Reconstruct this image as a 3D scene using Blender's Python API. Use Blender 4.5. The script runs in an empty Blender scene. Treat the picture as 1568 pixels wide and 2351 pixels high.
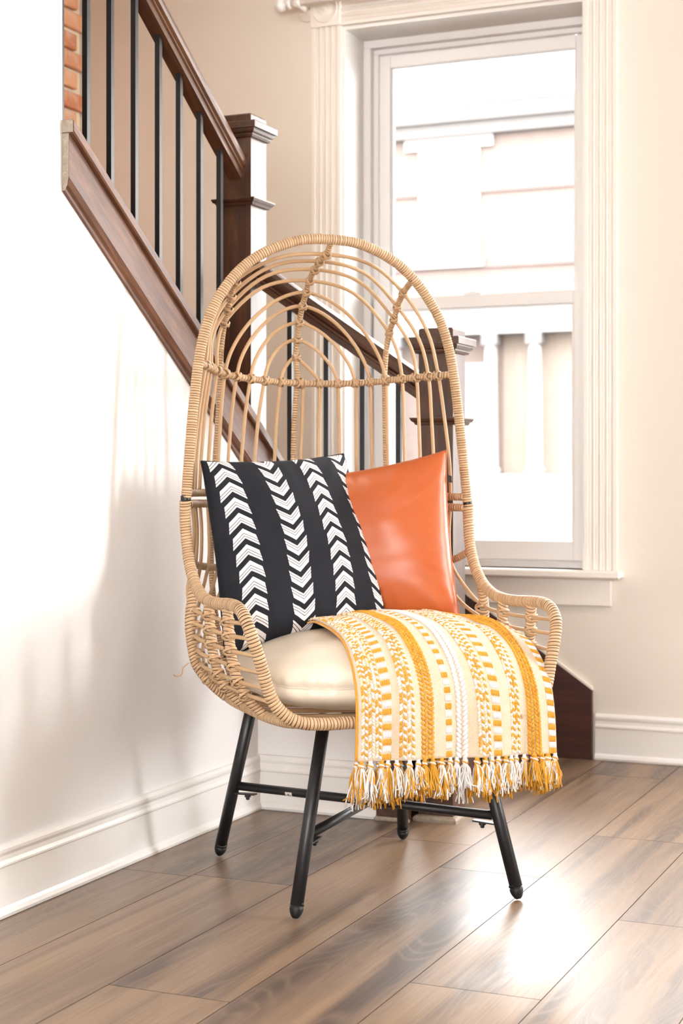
import bpy, bmesh, math, random
from mathutils import Vector, Matrix, noise
random.seed(7)
R = math.radians
C = bpy.context.scene.collection
S = bpy.context.scene

# ------------------------------------------------------------------ camera
cam_d = bpy.data.cameras.new('camera')
cam = bpy.data.objects.new('camera', cam_d); C.objects.link(cam)
cam.location = (0, 0, 0.87)
cam.rotation_euler = (R(90), 0, R(23.5))
cam_d.sensor_fit = 'VERTICAL'; cam_d.sensor_height = 36; cam_d.sensor_width = 24
cam_d.lens = 3703 / 2351 * 36
cam_d.shift_y = -80.5 / 2351
cam_d.clip_start = 0.05; cam_d.clip_end = 200
cam_d.dof.use_dof = True; cam_d.dof.focus_distance = 3.3; cam_d.dof.aperture_fstop = 5.6
S.camera = cam
# ------------------------------------------------------------------ sky, daylight and added fill
w = bpy.data.worlds.new('sky'); S.world = w; w.use_nodes = True
bg = w.node_tree.nodes['Background']
bg.inputs[0].default_value = (1.0, 0.985, 0.97, 1); bg.inputs[1].default_value = 26.0
S.view_settings.view_transform = 'Standard'; S.view_settings.look = 'None'
S.view_settings.gamma = 1; S.view_settings.exposure = -0.2; S.view_settings.use_curve_mapping = False
S.cycles.use_denoising = True
S.cycles.max_bounces = 8; S.cycles.diffuse_bounces = 5; S.cycles.glossy_bounces = 4
S.cycles.caustics_reflective = False; S.cycles.caustics_refractive = False
S.cycles.sample_clamp_indirect = 6

def area(name, loc, tgt, sx, sy, power, col, portal=False):
    l = bpy.data.lights.new(name, 'AREA'); l.shape = 'RECTANGLE'; l.size = sx; l.size_y = sy
    l.energy = power; l.color = col
    if portal: l.cycles.is_portal = True
    o = bpy.data.objects.new(name, l); C.objects.link(o); o.location = loc
    o.rotation_euler = (Vector(tgt) - Vector(loc)).to_track_quat('-Z', 'Y').to_euler()
    return o
area('window_daylight_right', (3.34, 4.44, 1.72), (0, 4.44, 1.72), 0.76, 1.7, 160, (0.985, 0.985, 1.0))
area('rear_fill', (0.2, -2.75, 1.55), (0.2, 0, 1.55), 2.6, 1.7, 33, (0.975, 0.975, 1.0))  # fill lamp added behind the camera to brighten what faces it
area('window_sky_portal', (-1.704, 5.12, 1.47), (-1.704, 0, 1.47), 0.9, 1.8, 1, (1, 1, 1), True)

area('window_sky_portal_beside', (-.43, 5.12, 1.47), (-.43, 0, 1.47), 0.9, 1.8, 1, (1, 1, 1), True)
area('stairwell_fill', (-2.5, 3.3, 2.73), (-2.5, 3.3, 0), 0.35, 0.35, 20, (1, 0.9, 0.78))  # fill lamp added to lighten the stairwell walls

# ------------------------------------------------------------------ helpers
class MB:
    def __init__(s): s.v = []; s.f = []; s.m = []; s.uv = None
    def add(s, vs, fs, mi=0, o=None):
        b = len(s.v); s.v += [tuple(p) for p in vs]
        for f in fs: s.f.append([i + b for i in f]); s.m.append(mi)
        return s
    def box(s, a, b, mi=0, bev=0.0):
        x0, y0, z0 = [min(p, q) for p, q in zip(a, b)]; x1, y1, z1 = [max(p, q) for p, q in zip(a, b)]
        if bev <= 0:
            vs = [(x, y, z) for z in (z0, z1) for y in (y0, y1) for x in (x0, x1)]
            return s.add(vs, [(0, 2, 3, 1), (4, 5, 7, 6), (0, 1, 5, 4), (2, 6, 7, 3), (0, 4, 6, 2), (1, 3, 7, 5)], mi)
        bm = bmesh.new(); bmesh.ops.create_cube(bm, size=1)
        for v in bm.verts: v.co = Vector(((x0 + x1) / 2 + v.co.x * (x1 - x0), (y0 + y1) / 2 + v.co.y * (y1 - y0), (z0 + z1) / 2 + v.co.z * (z1 - z0)))
        bmesh.ops.bevel(bm, geom=bm.edges[:], offset=bev, segments=1, affect='EDGES')
        bm.verts.index_update()
        s.add([v.co[:] for v in bm.verts], [[v.index for v in f.verts] for f in bm.faces], mi); bm.free(); return s
    def prism(s, poly, d, mi=0):
        """poly: planar 3D polygon, extruded by the vector d"""
        n = len(poly); d = Vector(d)
        vs = [Vector(p) for p in poly] + [Vector(p) + d for p in poly]
        nrm = Vector((0, 0, 0))
        for i in range(n): nrm += Vector(poly[i]).cross(Vector(poly[(i + 1) % n]))
        fs = [tuple(range(n)), tuple(range(2 * n - 1, n - 1, -1))] + [(i + n, (i + 1) % n + n, (i + 1) % n, i) for i in range(n)]
        if nrm.dot(d) > 0: fs = [tuple(reversed(f)) for f in fs]
        return s.add(vs, fs, mi)
    def tube(s, pts, r, seg=8, mi=0, caps=True, closed=False, rf=None):
        pts = [Vector(p) for p in pts]; n = len(pts)
        fr = frames(pts, closed); b = len(s.v)
        for i, (p, (t, u, w_)) in enumerate(zip(pts, fr)):
            rr = rf(i / (n - 1)) * r if rf else r
            for k in range(seg):
                a = 2 * math.pi * k / seg
                s.v.append(tuple(p + (u * math.cos(a) + w_ * math.sin(a)) * rr))
        for i in range(n if closed else n - 1):
            j = (i + 1) % n
            for k in range(seg):
                k2 = (k + 1) % seg
                s.f.append([b + i * seg + k, b + i * seg + k2, b + j * seg + k2, b + j * seg + k]); s.m.append(mi)
        if caps and not closed:
            s.f.append([b + k for k in reversed(range(seg))]); s.m.append(mi)
            s.f.append([b + (n - 1) * seg + k for k in range(seg)]); s.m.append(mi)
        return s
    def lathe(s, prof, o=(0, 0, 0), seg=24, mi=0, axis='Z'):
        b = len(s.v); o = Vector(o); n = len(prof)
        for (r, h) in prof:
            for k in range(seg):
                a = 2 * math.pi * k / seg; x, y = r * math.cos(a), r * math.sin(a)
                p = (x, y, h) if axis == 'Z' else ((x, h, y) if axis == 'Y' else (h, x, y))
                s.v.append(tuple(o + Vector(p)))
        for i in range(n - 1):
            for k in range(seg):
                k2 = (k + 1) % seg
                s.f.append([b + i * seg + k, b + i * seg + k2, b + (i + 1) * seg + k2, b + (i + 1) * seg + k]); s.m.append(mi)
        s.f.append([b + k for k in reversed(range(seg))]); s.m.append(mi)
        s.f.append([b + (n - 1) * seg + k for k in range(seg)]); s.m.append(mi)
        return s
    def ell(s, c, ax, ay, az, mi=0, seg=6, rings=4):
        """ellipsoid with half-axis vectors"""
        b = len(s.v); c = Vector(c); ax, ay, az = Vector(ax), Vector(ay), Vector(az)
        s.v.append(tuple(c + az))
        for i in range(1, rings):
            th = math.pi * i / rings
            for k in range(seg):
                a = 2 * math.pi * k / seg
                s.v.append(tuple(c + ax * (math.sin(th) * math.cos(a)) + ay * (math.sin(th) * math.sin(a)) + az * math.cos(th)))
        s.v.append(tuple(c - az)); last = len(s.v) - 1
        for k in range(seg):
            k2 = (k + 1) % seg
            s.f.append([b, b + 1 + k, b + 1 + k2]); s.m.append(mi)
            for i in range(rings - 2):
                s.f.append([b + 1 + i * seg + k, b + 1 + (i + 1) * seg + k, b + 1 + (i + 1) * seg + k2, b + 1 + i * seg + k2]); s.m.append(mi)
            s.f.append([b + 1 + (rings - 2) * seg + k, last, b + 1 + (rings - 2) * seg + k2]); s.m.append(mi)
        return s
    def mesh(s, name, mats, smooth=False, off=(0, 0, 0)):
        me = bpy.data.meshes.new(name); ox, oy, oz = off
        me.from_pydata([(x - ox, y - oy, z - oz) for x, y, z in s.v], [], s.f)
        for m in (mats if isinstance(mats, (list, tuple)) else [mats]): me.materials.append(m)
        me.polygons.foreach_set('material_index', s.m)
        if smooth: me.polygons.foreach_set('use_smooth', [True] * len(s.f))
        me.update(); return me
    def build(s, name, mats, parent=None, smooth=False, loc=None):
        """geometry is in the parent's frame (world when no parent); loc = origin of the new object in it"""
        off = loc or (0, 0, 0)
        o = bpy.data.objects.new(name, s.mesh(name, mats, smooth, off)); C.objects.link(o); o.location = off
        if parent: o.parent = parent
        return o

def frames(pts, closed=False):
    n = len(pts); out = []
    tan = []
    for i in range(n):
        a = pts[(i - 1) % n] if closed or i > 0 else pts[i]
        b = pts[(i + 1) % n] if closed or i < n - 1 else pts[i]
        tan.append((b - a).normalized())
    u = tan[0].orthogonal().normalized()
    for i in range(n):
        t = tan[i]; u = (u - t * u.dot(t))
        if u.length < 1e-6: u = t.orthogonal()
        u.normalize(); out.append((t, u, t.cross(u)))
    return out

def spline(pts, n=8):
    """centripetal-ish Catmull-Rom through the points"""
    P = [Vector(p) for p in pts]; P = [P[0] * 2 - P[1]] + P + [P[-1] * 2 - P[-2]]; out = []
    for i in range(1, len(P) - 2):
        p0, p1, p2, p3 = P[i - 1:i + 3]
        d0, d1, d2 = [max((a - b).length, 1e-6) ** .5 for a, b in ((p1, p0), (p2, p1), (p3, p2))]
        m1 = ((p1 - p0) / d0 - (p2 - p0) / (d0 + d1) + (p2 - p1) / d1) * d1
        m2 = ((p2 - p1) / d1 - (p3 - p1) / (d1 + d2) + (p3 - p2) / d2) * d1
        for k in range(n):
            t = k / n
            out.append(p1 * (2 * t**3 - 3 * t**2 + 1) + m1 * (t**3 - 2 * t**2 + t) + p2 * (-2 * t**3 + 3 * t**2) + m2 * (t**3 - t**2))
    out.append(P[-2]); return out

def resample(pts, step):
    pts = [Vector(p) for p in pts]; L = [0]
    for a, b in zip(pts, pts[1:]): L.append(L[-1] + (b - a).length)
    n = max(2, round(L[-1] / step)); out = []; j = 0
    for i in range(n + 1):
        t = L[-1] * i / n
        while j < len(L) - 2 and L[j + 1] < t: j += 1
        out.append(pts[j].lerp(pts[j + 1], (t - L[j]) / max(L[j + 1] - L[j], 1e-9)))
    return out

def thing(name, label, cat, loc=(0, 0, 0), rotz=0, group=None, kind=None):
    o = bpy.data.objects.new(name, None); C.objects.link(o); o.location = loc; o.rotation_euler = (0, 0, rotz)
    o.empty_display_size = 0.1
    return tag(o, label, cat, group, kind)
def tag(o, label=None, cat=None, group=None, kind=None):
    if label: o['label'] = label
    if cat: o['category'] = cat
    if group: o['group'] = group
    if kind: o['kind'] = kind
    return o
def struct(o): o['kind'] = 'structure'; return o

# ------------------------------------------------------------------ materials
class N:
    """tiny node-graph helper"""
    def __init__(s, name):
        s.m = bpy.data.materials.new(name); s.m.use_nodes = True; s.t = s.m.node_tree
        s.b = s.t.nodes['Principled BSDF']; s.out = s.t.nodes['Material Output']
    def n(s, typ, **kw):
        nd = s.t.nodes.new(typ)
        for k, v in kw.items():
            if k.startswith('i_'):
                key = k[2:]; key = int(key) if key.isdigit() else key.replace('_', ' ')
                s.set(nd.inputs[key], v)
            else: setattr(nd, k, v)
        return nd
    def set(s, sock, v):
        if isinstance(v, bpy.types.NodeSocket): s.t.links.new(v, sock)
        elif hasattr(v, 'outputs'): s.t.links.new(v.outputs[0], sock)
        else: sock.default_value = v
    def math(s, op, a, b=0.0, c=0.0):
        nd = s.n('ShaderNodeMath', operation=op); s.set(nd.inputs[0], a); s.set(nd.inputs[1], b)
        s.set(nd.inputs[2], c); return nd.outputs[0]
    def mix(s, f, a, b, mode='MIX'):
        nd = s.n('ShaderNodeMix', data_type='RGBA', blend_type=mode); s.set(nd.inputs[0], f)
        s.set(nd.inputs[6], a if not isinstance(a, tuple) else (*a, 1)[:4]); s.set(nd.inputs[7], b if not isinstance(b, tuple) else (*b, 1)[:4])
        return nd.outputs[2]
    def ramp(s, f, *stops):
        nd = s.n('ShaderNodeValToRGB'); s.set(nd.inputs[0], f); e = nd.color_ramp.elements
        while len(e) < len(stops): e.new(0.5)
        for k, (p, c) in zip(e, stops): k.position = p; k.color = (*c, 1) if isinstance(c, tuple) else (c, c, c, 1)
        return nd.outputs[0]
    def coord(s, kind='Object', scale=(1, 1, 1), rot=(0, 0, 0), loc=(0, 0, 0)):
        c = s.n('ShaderNodeTexCoord'); mp = s.n('ShaderNodeMapping'); s.t.links.new(c.outputs[kind], mp.inputs[0])
        mp.inputs['Scale'].default_value = scale; mp.inputs['Rotation'].default_value = rot; mp.inputs['Location'].default_value = loc
        return mp.outputs[0]
    def noise(s, co, scale, detail=3, rough=0.5, dist=0.0):
        nd = s.n('ShaderNodeTexNoise'); s.set(nd.inputs['Vector'], co); nd.inputs['Scale'].default_value = scale
        nd.inputs['Detail'].default_value = detail; nd.inputs['Roughness'].default_value = rough; nd.inputs['Distortion'].default_value = dist
        return nd.outputs[0]
    def bump(s, h, strength=0.2, dist=0.001):
        nd = s.n('ShaderNodeBump'); nd.inputs['Strength'].default_value = strength; nd.inputs['Distance'].default_value = dist
        s.set(nd.inputs['Height'], h); s.t.links.new(nd.outputs[0], s.b.inputs['Normal']); return nd
    def fin(s, col, rough=0.5, spec=0.5, coat=0.0, metal=0.0):
        s.set(s.b.inputs['Base Color'], (*col, 1) if isinstance(col, tuple) and len(col) == 3 else col)
        s.set(s.b.inputs['Roughness'], rough); s.b.inputs['Specular IOR Level'].default_value = spec
        s.b.inputs['Metallic'].default_value = metal
        if coat: s.b.inputs['Coat Weight'].default_value = coat; s.b.inputs['Coat Roughness'].default_value = 0.32
        return s.m

def m_paint(name, col, rough=0.55, bscale=260, bstr=0.12, spec=0.35):
    g = N(name); co = g.coord(); n1 = g.noise(co, bscale, 4, 0.6); n2 = g.noise(co, 1.3, 2)
    c = g.mix(g.math('MULTIPLY', n2, 0.35), col, tuple(x * 0.965 for x in col)); g.bump(n1, bstr, 0.0012)
    return g.fin(c, rough, spec)
WALL = m_paint('wall_paint', (0.785, 0.735, 0.66))
WALL2 = m_paint('wall_paint_plaster', (0.82, 0.808, 0.80), bscale=170, bstr=0.2)
CEIL = m_paint('ceiling_paint', (0.84, 0.82, 0.79))
TRIM = m_paint('trim_paint', (0.84, 0.795, 0.735), 0.32, 60, 0.03, 0.5)
WHITE = m_paint('white_gloss_paint', (0.86, 0.845, 0.82), 0.28, 50, 0.03, 0.5)
VINYL = m_paint('white_vinyl', (0.88, 0.865, 0.86), 0.35, 50, 0.02, 0.5)

def m_wood(name, dark, light, rot=(0, 0, 0), scale=(30, 30, 2.2), rough=0.38, coat=0.22):
    g = N(name); c0 = g.coord(rot=rot)
    def sc_(k):
        mp = g.n('ShaderNodeMapping'); g.t.links.new(c0, mp.inputs[0]); mp.inputs['Scale'].default_value = tuple(x * k for x in scale); return mp.outputs[0]
    a = g.noise(sc_(1), 1.6, 5, 0.6, 0.6); b = g.noise(sc_(5), 1.4, 3, 0.6)
    col = g.ramp(a, (0.32, dark), (0.52, tuple((p + q) / 2 for p, q in zip(dark, light))), (0.72, light))
    col = g.mix(g.math('MULTIPLY', g.math('SUBTRACT', 0.62, b), 1.5), col, tuple(x * 0.45 for x in dark))
    g.bump(b, 0.25, 0.0006); return g.fin(col, rough, 0.5, coat)
DARK_V = m_wood('dark_stained_wood_upright', (0.024, 0.0075, 0.0032), (0.085, 0.029, 0.010))
DARK_X = m_wood('dark_stained_wood_rail', (0.030, 0.0095, 0.0042), (0.100, 0.035, 0.0125), scale=(2.2, 30, 30))
DARK_Y = m_wood('lightened_dark_wood_skirt', (0.070, 0.026, 0.013), (0.20, 0.088, 0.045), scale=(30, 2.2, 30), rot=(R(34.5), 0, 0), rough=0.55, coat=0.08)  # dark stain with the window's reflected light painted in as a lighter brown
DARK_YR = m_wood('dark_stained_wood_long_rail', (0.040, 0.013, 0.005), (0.155, 0.062, 0.023), scale=(30, 2.2, 30), rot=(R(34.5), 0, 0), rough=0.38)
DARK_XL = m_wood('dark_stained_wood_sloping_rail', (0.030, 0.0095, 0.0042), (0.100, 0.035, 0.0125), scale=(2.2, 30, 30), rot=(0, R(-34.5), 0))
DARK_S = m_wood('dark_stained_wood_stringer', (0.035, 0.010, 0.006), (0.075, 0.022, 0.012), scale=(2.2, 30, 30), rough=0.4, coat=0.1)
ENDGRAIN = m_wood('pale_end_grain', (0.26, 0.21, 0.16), (0.40, 0.34, 0.27), scale=(60, 4, 60), rot=(0, R(30), 0), rough=0.6, coat=0)

def m_plain(name, col, rough=0.5, spec=0.5, metal=0.0, bs=0, bstr=0.1, coat=0.0):
    g = N(name); co = g.coord(); n1 = g.noise(co, bs or 40, 3)
    if bs: g.bump(n1, bstr, 0.0008)
    return g.fin(g.mix(n1, tuple(x * 0.9 for x in col), tuple(min(1, x * 1.08) for x in col)), rough, spec, coat, metal)
BLACK = m_plain('black_powder_coat', (0.008, 0.008, 0.009), 0.38, 0.4, 0, 900, 0.12)
RUBBER = m_plain('black_rubber', (0.006, 0.006, 0.006), 0.5, 0.3)
IRON = m_plain('black_iron', (0.005, 0.0045, 0.005), 0.42, 0.55)
STEEL = m_plain('dull_steel', (0.25, 0.24, 0.23), 0.4, 0.5, 0.8)

def m_floor():
    g = N('oak_laminate'); oi = g.n('ShaderNodeObjectInfo')
    c = g.n('ShaderNodeTexCoord'); mp = g.n('ShaderNodeMapping'); g.t.links.new(c.outputs['Object'], mp.inputs[0])
    off = g.n('ShaderNodeCombineXYZ'); g.set(off.inputs[0], g.math('MULTIPLY', oi.outputs['Random'], 37.0)); g.set(off.inputs[1], g.math('MULTIPLY', oi.outputs['Random'], 91.0))
    add = g.n('ShaderNodeVectorMath', operation='ADD'); g.t.links.new(mp.outputs[0], add.inputs[0]); g.t.links.new(off.outputs[0], add.inputs[1])
    def sc(x, y):
        m2 = g.n('ShaderNodeMapping'); g.t.links.new(add.outputs[0], m2.inputs[0]); m2.inputs['Scale'].default_value = (x, y, 1); return m2.outputs[0]
    broad = g.noise(sc(13, 0.55), 1.0, 3, 0.55, 0.5)
    # cathedral figure: contour lines of a stretched noise field
    fld = g.noise(sc(5.5, 0.85), 1.0, 2, 0.45, 0.35)
    rings = g.math('ABSOLUTE', g.math('SUBTRACT', g.math('FRACT', g.math('MULTIPLY', fld, 30.0)), 0.5))
    ring_line = g.ramp(rings, (0.0, 1.0), (0.09, 0.55), (0.22, 0.0))
    fine = g.noise(sc(260, 5), 1.0, 3, 0.6)
    base = g.ramp(oi.outputs['Random'], (0.0, (0.070, 0.041, 0.028)), (0.3, (0.190, 0.118, 0.070)), (0.55, (0.078, 0.047, 0.034)), (0.8, (0.225, 0.143, 0.082)), (1.0, (0.100, 0.061, 0.042)))
    col = g.mix(g.ramp(broad, (0.42, 0.0), (0.66, 0.95)), base, (0.255, 0.165, 0.100))
    col = g.mix(g.ramp(broad, (0.34, 0.9), (0.5, 0.0)), col, (0.046, 0.030, 0.025))
    col = g.mix(g.math('MULTIPLY', ring_line, g.math('MULTIPLY', g.ramp(broad, (0.4, 0.6), (0.6, 0.0)), 0.42)), col, (0.36, 0.25, 0.165))
    col = g.mix(g.math('MULTIPLY', g.math('SUBTRACT', fine, 0.45), 1.1), col, (0.07, 0.045, 0.035))
    g.bump(fine, 0.16, 0.0006)
    return g.fin(col, g.ramp(fine, (0.3, 0.33), (0.7, 0.43)), 1.0)
FLOOR = m_floor()
GAP = m_plain('dark_joint', (0.03, 0.02, 0.016), 0.9, 0.1)

def m_wicker(name, c1, c2, rough=0.42):
    g = N(name); at = g.n('ShaderNodeAttribute', attribute_name='band'); co = g.coord()
    n1 = g.noise(co, 28, 3); n2 = g.noise(co, 900, 2)
    f = g.math('ADD', g.math('MULTIPLY', at.outputs['Fac'], 0.6), g.math('MULTIPLY', n1, 0.5))
    col = g.mix(f, c1, c2); col = g.mix(g.math('MULTIPLY', n2, 0.25), col, tuple(x * 0.7 for x in c1))
    g.bump(n2, 0.12, 0.0005); return g.fin(col, rough, 0.45)
WICKER = m_wicker('wicker_wrap', (0.42, 0.260, 0.138), (0.60, 0.415, 0.245))
ROD = m_wicker('rattan_rod', (0.46, 0.295, 0.16), (0.58, 0.395, 0.225), 0.5)
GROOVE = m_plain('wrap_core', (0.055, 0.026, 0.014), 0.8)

# ================================================================== THE ROOM
XL, YU, YW, XB, XR, YN, ZC = -1.894, 3.805, 4.871, -3.125, 3.2, -2.6, 2.75
SL = 0.687                                     # pitch of the stairs
def ztop(y): return 1.601 - SL * (y - 2.911)   # top of the sloping cap on the left wall
# floor: a slab with laid planks
fl = struct(MB().box((XB - .2, YN - .2, -0.12), (XR + .2, YW + .2, -0.013)).build('floor', GAP))
PW = 0.2345; plank_mesh = {}
def plank(x0, x1, y0, y1):
    w_, l = round(x1 - x0, 4), round(y1 - y0, 4)
    if (w_, l) not in plank_mesh:
        g = 0.0003; c = 0.0006; m = MB()
        a = [(g, g), (w_ - g, g), (w_ - g, l - g), (g, l - g)]; b = [(g + c, g + c), (w_ - g - c, g + c), (w_ - g - c, l - g - c), (g + c, l - g - c)]
        vs = [(x - w_ / 2, y - l / 2, -.0125) for x, y in a] + [(x - w_ / 2, y - l / 2, -c) for x, y in a] + [(x - w_ / 2, y - l / 2, 0) for x, y in b]
        fs = [(3, 2, 1, 0), (8, 9, 10, 11)]
        for k in range(4): k2 = (k + 1) % 4; fs += [(k, k2, 4 + k2, 4 + k), (4 + k, 4 + k2, 8 + k2, 8 + k)]
        m.add(vs, fs); m.m = [0, 0] + [1] * (len(fs) - 2); plank_mesh[(w_, l)] = m.mesh('floor_plank', [FLOOR, GAP])
    o = bpy.data.objects.new('floor_plank', plank_mesh[(w_, l)]); C.objects.link(o); o.parent = fl
    o.location = ((x0 + x1) / 2, (y0 + y1) / 2, 0)
joints = {-2: 3.107, -1: 2.376, 0: 3.385, 1: 2.593, 2: 3.12}
for i in range(-3, 20):
    x0 = max(-1.234 + PW * i, XL - .02); x1 = min(-1.234 + PW * (i + 1), XR)
    if x1 - x0 < .01: continue
    j = joints.get(i, 2.2 + (i * 0.53) % 1.24); y = j
    while y > YN: y -= 1.24
    while y < YW - .002:
        y0, y1 = max(y, YN), min(y + 1.24, YW)
        if y1 - y0 > 0.01: plank(x0, x1, y0, y1)
        y += 1.24
struct(MB().box((XB - .2, YN - .2, ZC), (XR + .2, YW + .22, ZC + .1)).build('ceiling', CEIL))

# left wall, with the opening of the upper stair flight
T = 0.11
poly = [(XL, YN, 0), (XL, YU, 0), (XL, YU, ztop(YU) - .05), (XL, 2.881, ztop(2.881) - .05), (XL, 2.881, ZC), (XL, YN, ZC)]
struct(MB().prism(poly, (-T, 0, 0)).build('wall_left', WALL2))
# wall under the lower flight
poly = [(XL - T, YU, 0), (-1.50, YU, 0), (-1.50, YU, .235), (XL - T, YU, .235 + SL * (1.50 - 0) * 0 + SL * (-1.50 - (XL - T)))]
struct(MB().prism(poly, (0, .10, 0)).build('wall_under_stairs', WALL2))
# window wall with its opening
WX0, WX1, WZ0, WZ1 = -2.115, -1.293, .583, 2.352
m = MB()
VX0, VX1 = -.84, -.02
m.box((XB - .2, YW, 0), (WX0, YW + .22, ZC)); m.box((WX1, YW, 0), (VX0, YW + .22, ZC)); m.box((VX1, YW, 0), (XR + .2, YW + .22, ZC))
m.box((VX0, YW, 0), (VX1, YW + .22, WZ0)); m.box((VX0, YW, WZ1), (VX1, YW + .22, ZC))
m.box((WX0, YW, 0), (WX1, YW + .22, WZ0)); m.box((WX0, YW, WZ1), (WX1, YW + .22, ZC))
struct(m.build('wall_back', WALL))
# right wall with its window; near wall with an unseen window added for fill
m = MB(); a0, a1, b0, b1 = 4.03, 4.84, .84, 2.6
m.box((XR, YN - .2, 0), (XR + .2, a0, ZC)); m.box((XR, a1, 0), (XR + .2, YW, ZC)); m.box((XR, a0, 0), (XR + .2, a1, b0)); m.box((XR, a0, b1), (XR + .2, a1, ZC))
struct(m.build('wall_right', WALL))
m = MB(); c0, c1, d0, d1 = -1.15, 1.55, .68, 2.42
m.box((XB - .2, YN - .2, 0), (c0, YN, ZC)); m.box((c1, YN - .2, 0), (XR, YN, ZC)); m.box((c0, YN - .2, 0), (c1, YN, d0)); m.box((c0, YN - .2, d1), (c1, YN, ZC))
struct(m.build('wall_front', WALL))
f = MB().box((XR + .06, a0, b0), (XR + .12, a0 + .05, b1)).box((XR + .06, a1 - .05, b0), (XR + .12, a1, b1)).box((XR + .06, a0, b0), (XR + .12, a1, b0 + .05)).box((XR + .06, a0, b1 - .05), (XR + .12, a1, b1))
struct(f.build('window_2', VINYL))
f = MB().box((c0, YN - .13, d0), (c0 + .05, YN - .07, d1)).box((c1 - .05, YN - .13, d0), (c1, YN - .07, d1)).box((c0, YN - .13, d0), (c1, YN - .07, d0 + .05)).box((c0, YN - .13, d1 - .05), (c1, YN - .07, d1)).box((.175, YN - .13, d0), (.225, YN - .07, d1))
struct(f.build('fill_window', VINYL))  # unseen frame added around the opening for the rear fill lamp
f = MB().box((VX0, YW + .14, WZ0), (VX0 + .06, YW + .18, WZ1)).box((VX1 - .06, YW + .14, WZ0), (VX1, YW + .18, WZ1)).box((VX0 + .06, YW + .14, WZ0), (VX1 - .06, YW + .18, WZ0 + .06)).box((VX0 + .06, YW + .14, WZ1 - .06), (VX1 - .06, YW + .18, WZ1)).box((VX0 + .06, YW + .14, 1.43), (VX1 - .06, YW + .18, 1.47))
f.box((VX0 - .1, YW - .022, WZ0), (VX0, YW, WZ1)).box((VX1, YW - .022, WZ0), (VX1 + .1, YW, WZ1)).box((VX0 - .1, YW - .025, WZ1), (VX1 + .1, YW, WZ1 + .11)).box((VX0 - .12, YW - .05, WZ0 - .024), (VX1 + .12, YW, WZ0))
struct(f.build('window_4', TRIM))
# stairwell: brick wall at the far side, end wall
WB = m_paint('mortar', (0.74, 0.64, 0.49), 0.9, 120, 0.6, 0.2)
wb = struct(MB().box((XB - .15, 1.3, 0), (XB - .004, YW, ZC)).build('wall_brick', WB))
struct(MB().box((XB - .15, 1.2, 0), (XL - T, 1.3, ZC)).build('wall_stair_end', WALL))
def m_brick():
    g = N('old_red_brick'); oi = g.n('ShaderNodeObjectInfo'); co = g.coord(); n1 = g.noise(co, 22, 4, 0.6); n2 = g.noise(co, 160, 3)
    c = g.ramp(oi.outputs['Random'], (0, (0.56, 0.24, 0.12)), (0.35, (0.66, 0.34, 0.19)), (0.7, (0.50, 0.19, 0.10)), (1, (0.62, 0.37, 0.23)))
    c = g.mix(g.ramp(n1, (0.45, 0.0), (0.75, 0.7)), c, (0.68, 0.52, 0.38)); g.bump(n2, 0.5, 0.003); return g.fin(c, 0.85, 0.2)
BRICK = m_brick(); bmesh_v = []
for k in range(4):
    m = MB().box((-.02, -.097, -.0285), (.016, .097, .0285), 0, .004)
    m.v = [(x + noise.noise((x * 40 + k * 9, y * 14, z * 40)) * .003, y + noise.noise((x * 9, y * 30 + k * 5, z * 33)) * .003, z + noise.noise((x * 7 + k, y * 25, z * 9 + 4)) * .002) for x, y, z in m.v]
    bmesh_v.append(m.mesh('brick', BRICK))
for r in range(30):
    z = 0.66 + r * 0.0695
    for k in range(6):
        y = YW - 0.035 - (0.105 if r % 2 else 0) - k * 0.208
        if y < 3.7 or z > ZC - .04: continue
        o = bpy.data.objects.new('brick', bmesh_v[random.randrange(4)]); C.objects.link(o); o.parent = wb
        o.location = (XB + random.uniform(-.003, .002), y + random.uniform(-.003, .003), z + random.uniform(-.002, .002)); o.rotation_euler = (random.uniform(-.012, .012), 0, random.uniform(-.01, .01))

# baseboards: profile (out, up)
BP = [(0, 0), (.014, 0), (.020, .001), (.022, .008), (.019, .016), (.013, .021), (.0125, .098), (.0155, .101), (.0155, .105), (.012, .112), (.011, .121), (.0135, .128), (.0135, .134), (.008, .141), (0, .142)]
def baseboard(name, a, b, n_out):
    a, b, n_ = Vector(a), Vector(b), Vector(n_out)
    o = MB().prism([a + n_ * p + Vector((0, 0, 1)) * q for p, q in BP], b - a).build(name, WHITE); return struct(o)
baseboard('baseboard_left', (XL, YN, 0), (XL, YU, 0), (1, 0, 0))
baseboard('baseboard_under_stairs', (XL, YU, 0), (-1.549, YU, 0), (0, -1, 0))
baseboard('baseboard_back', (-1.262, YW, 0), (XR, YW, 0), (0, -1, 0))

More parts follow.
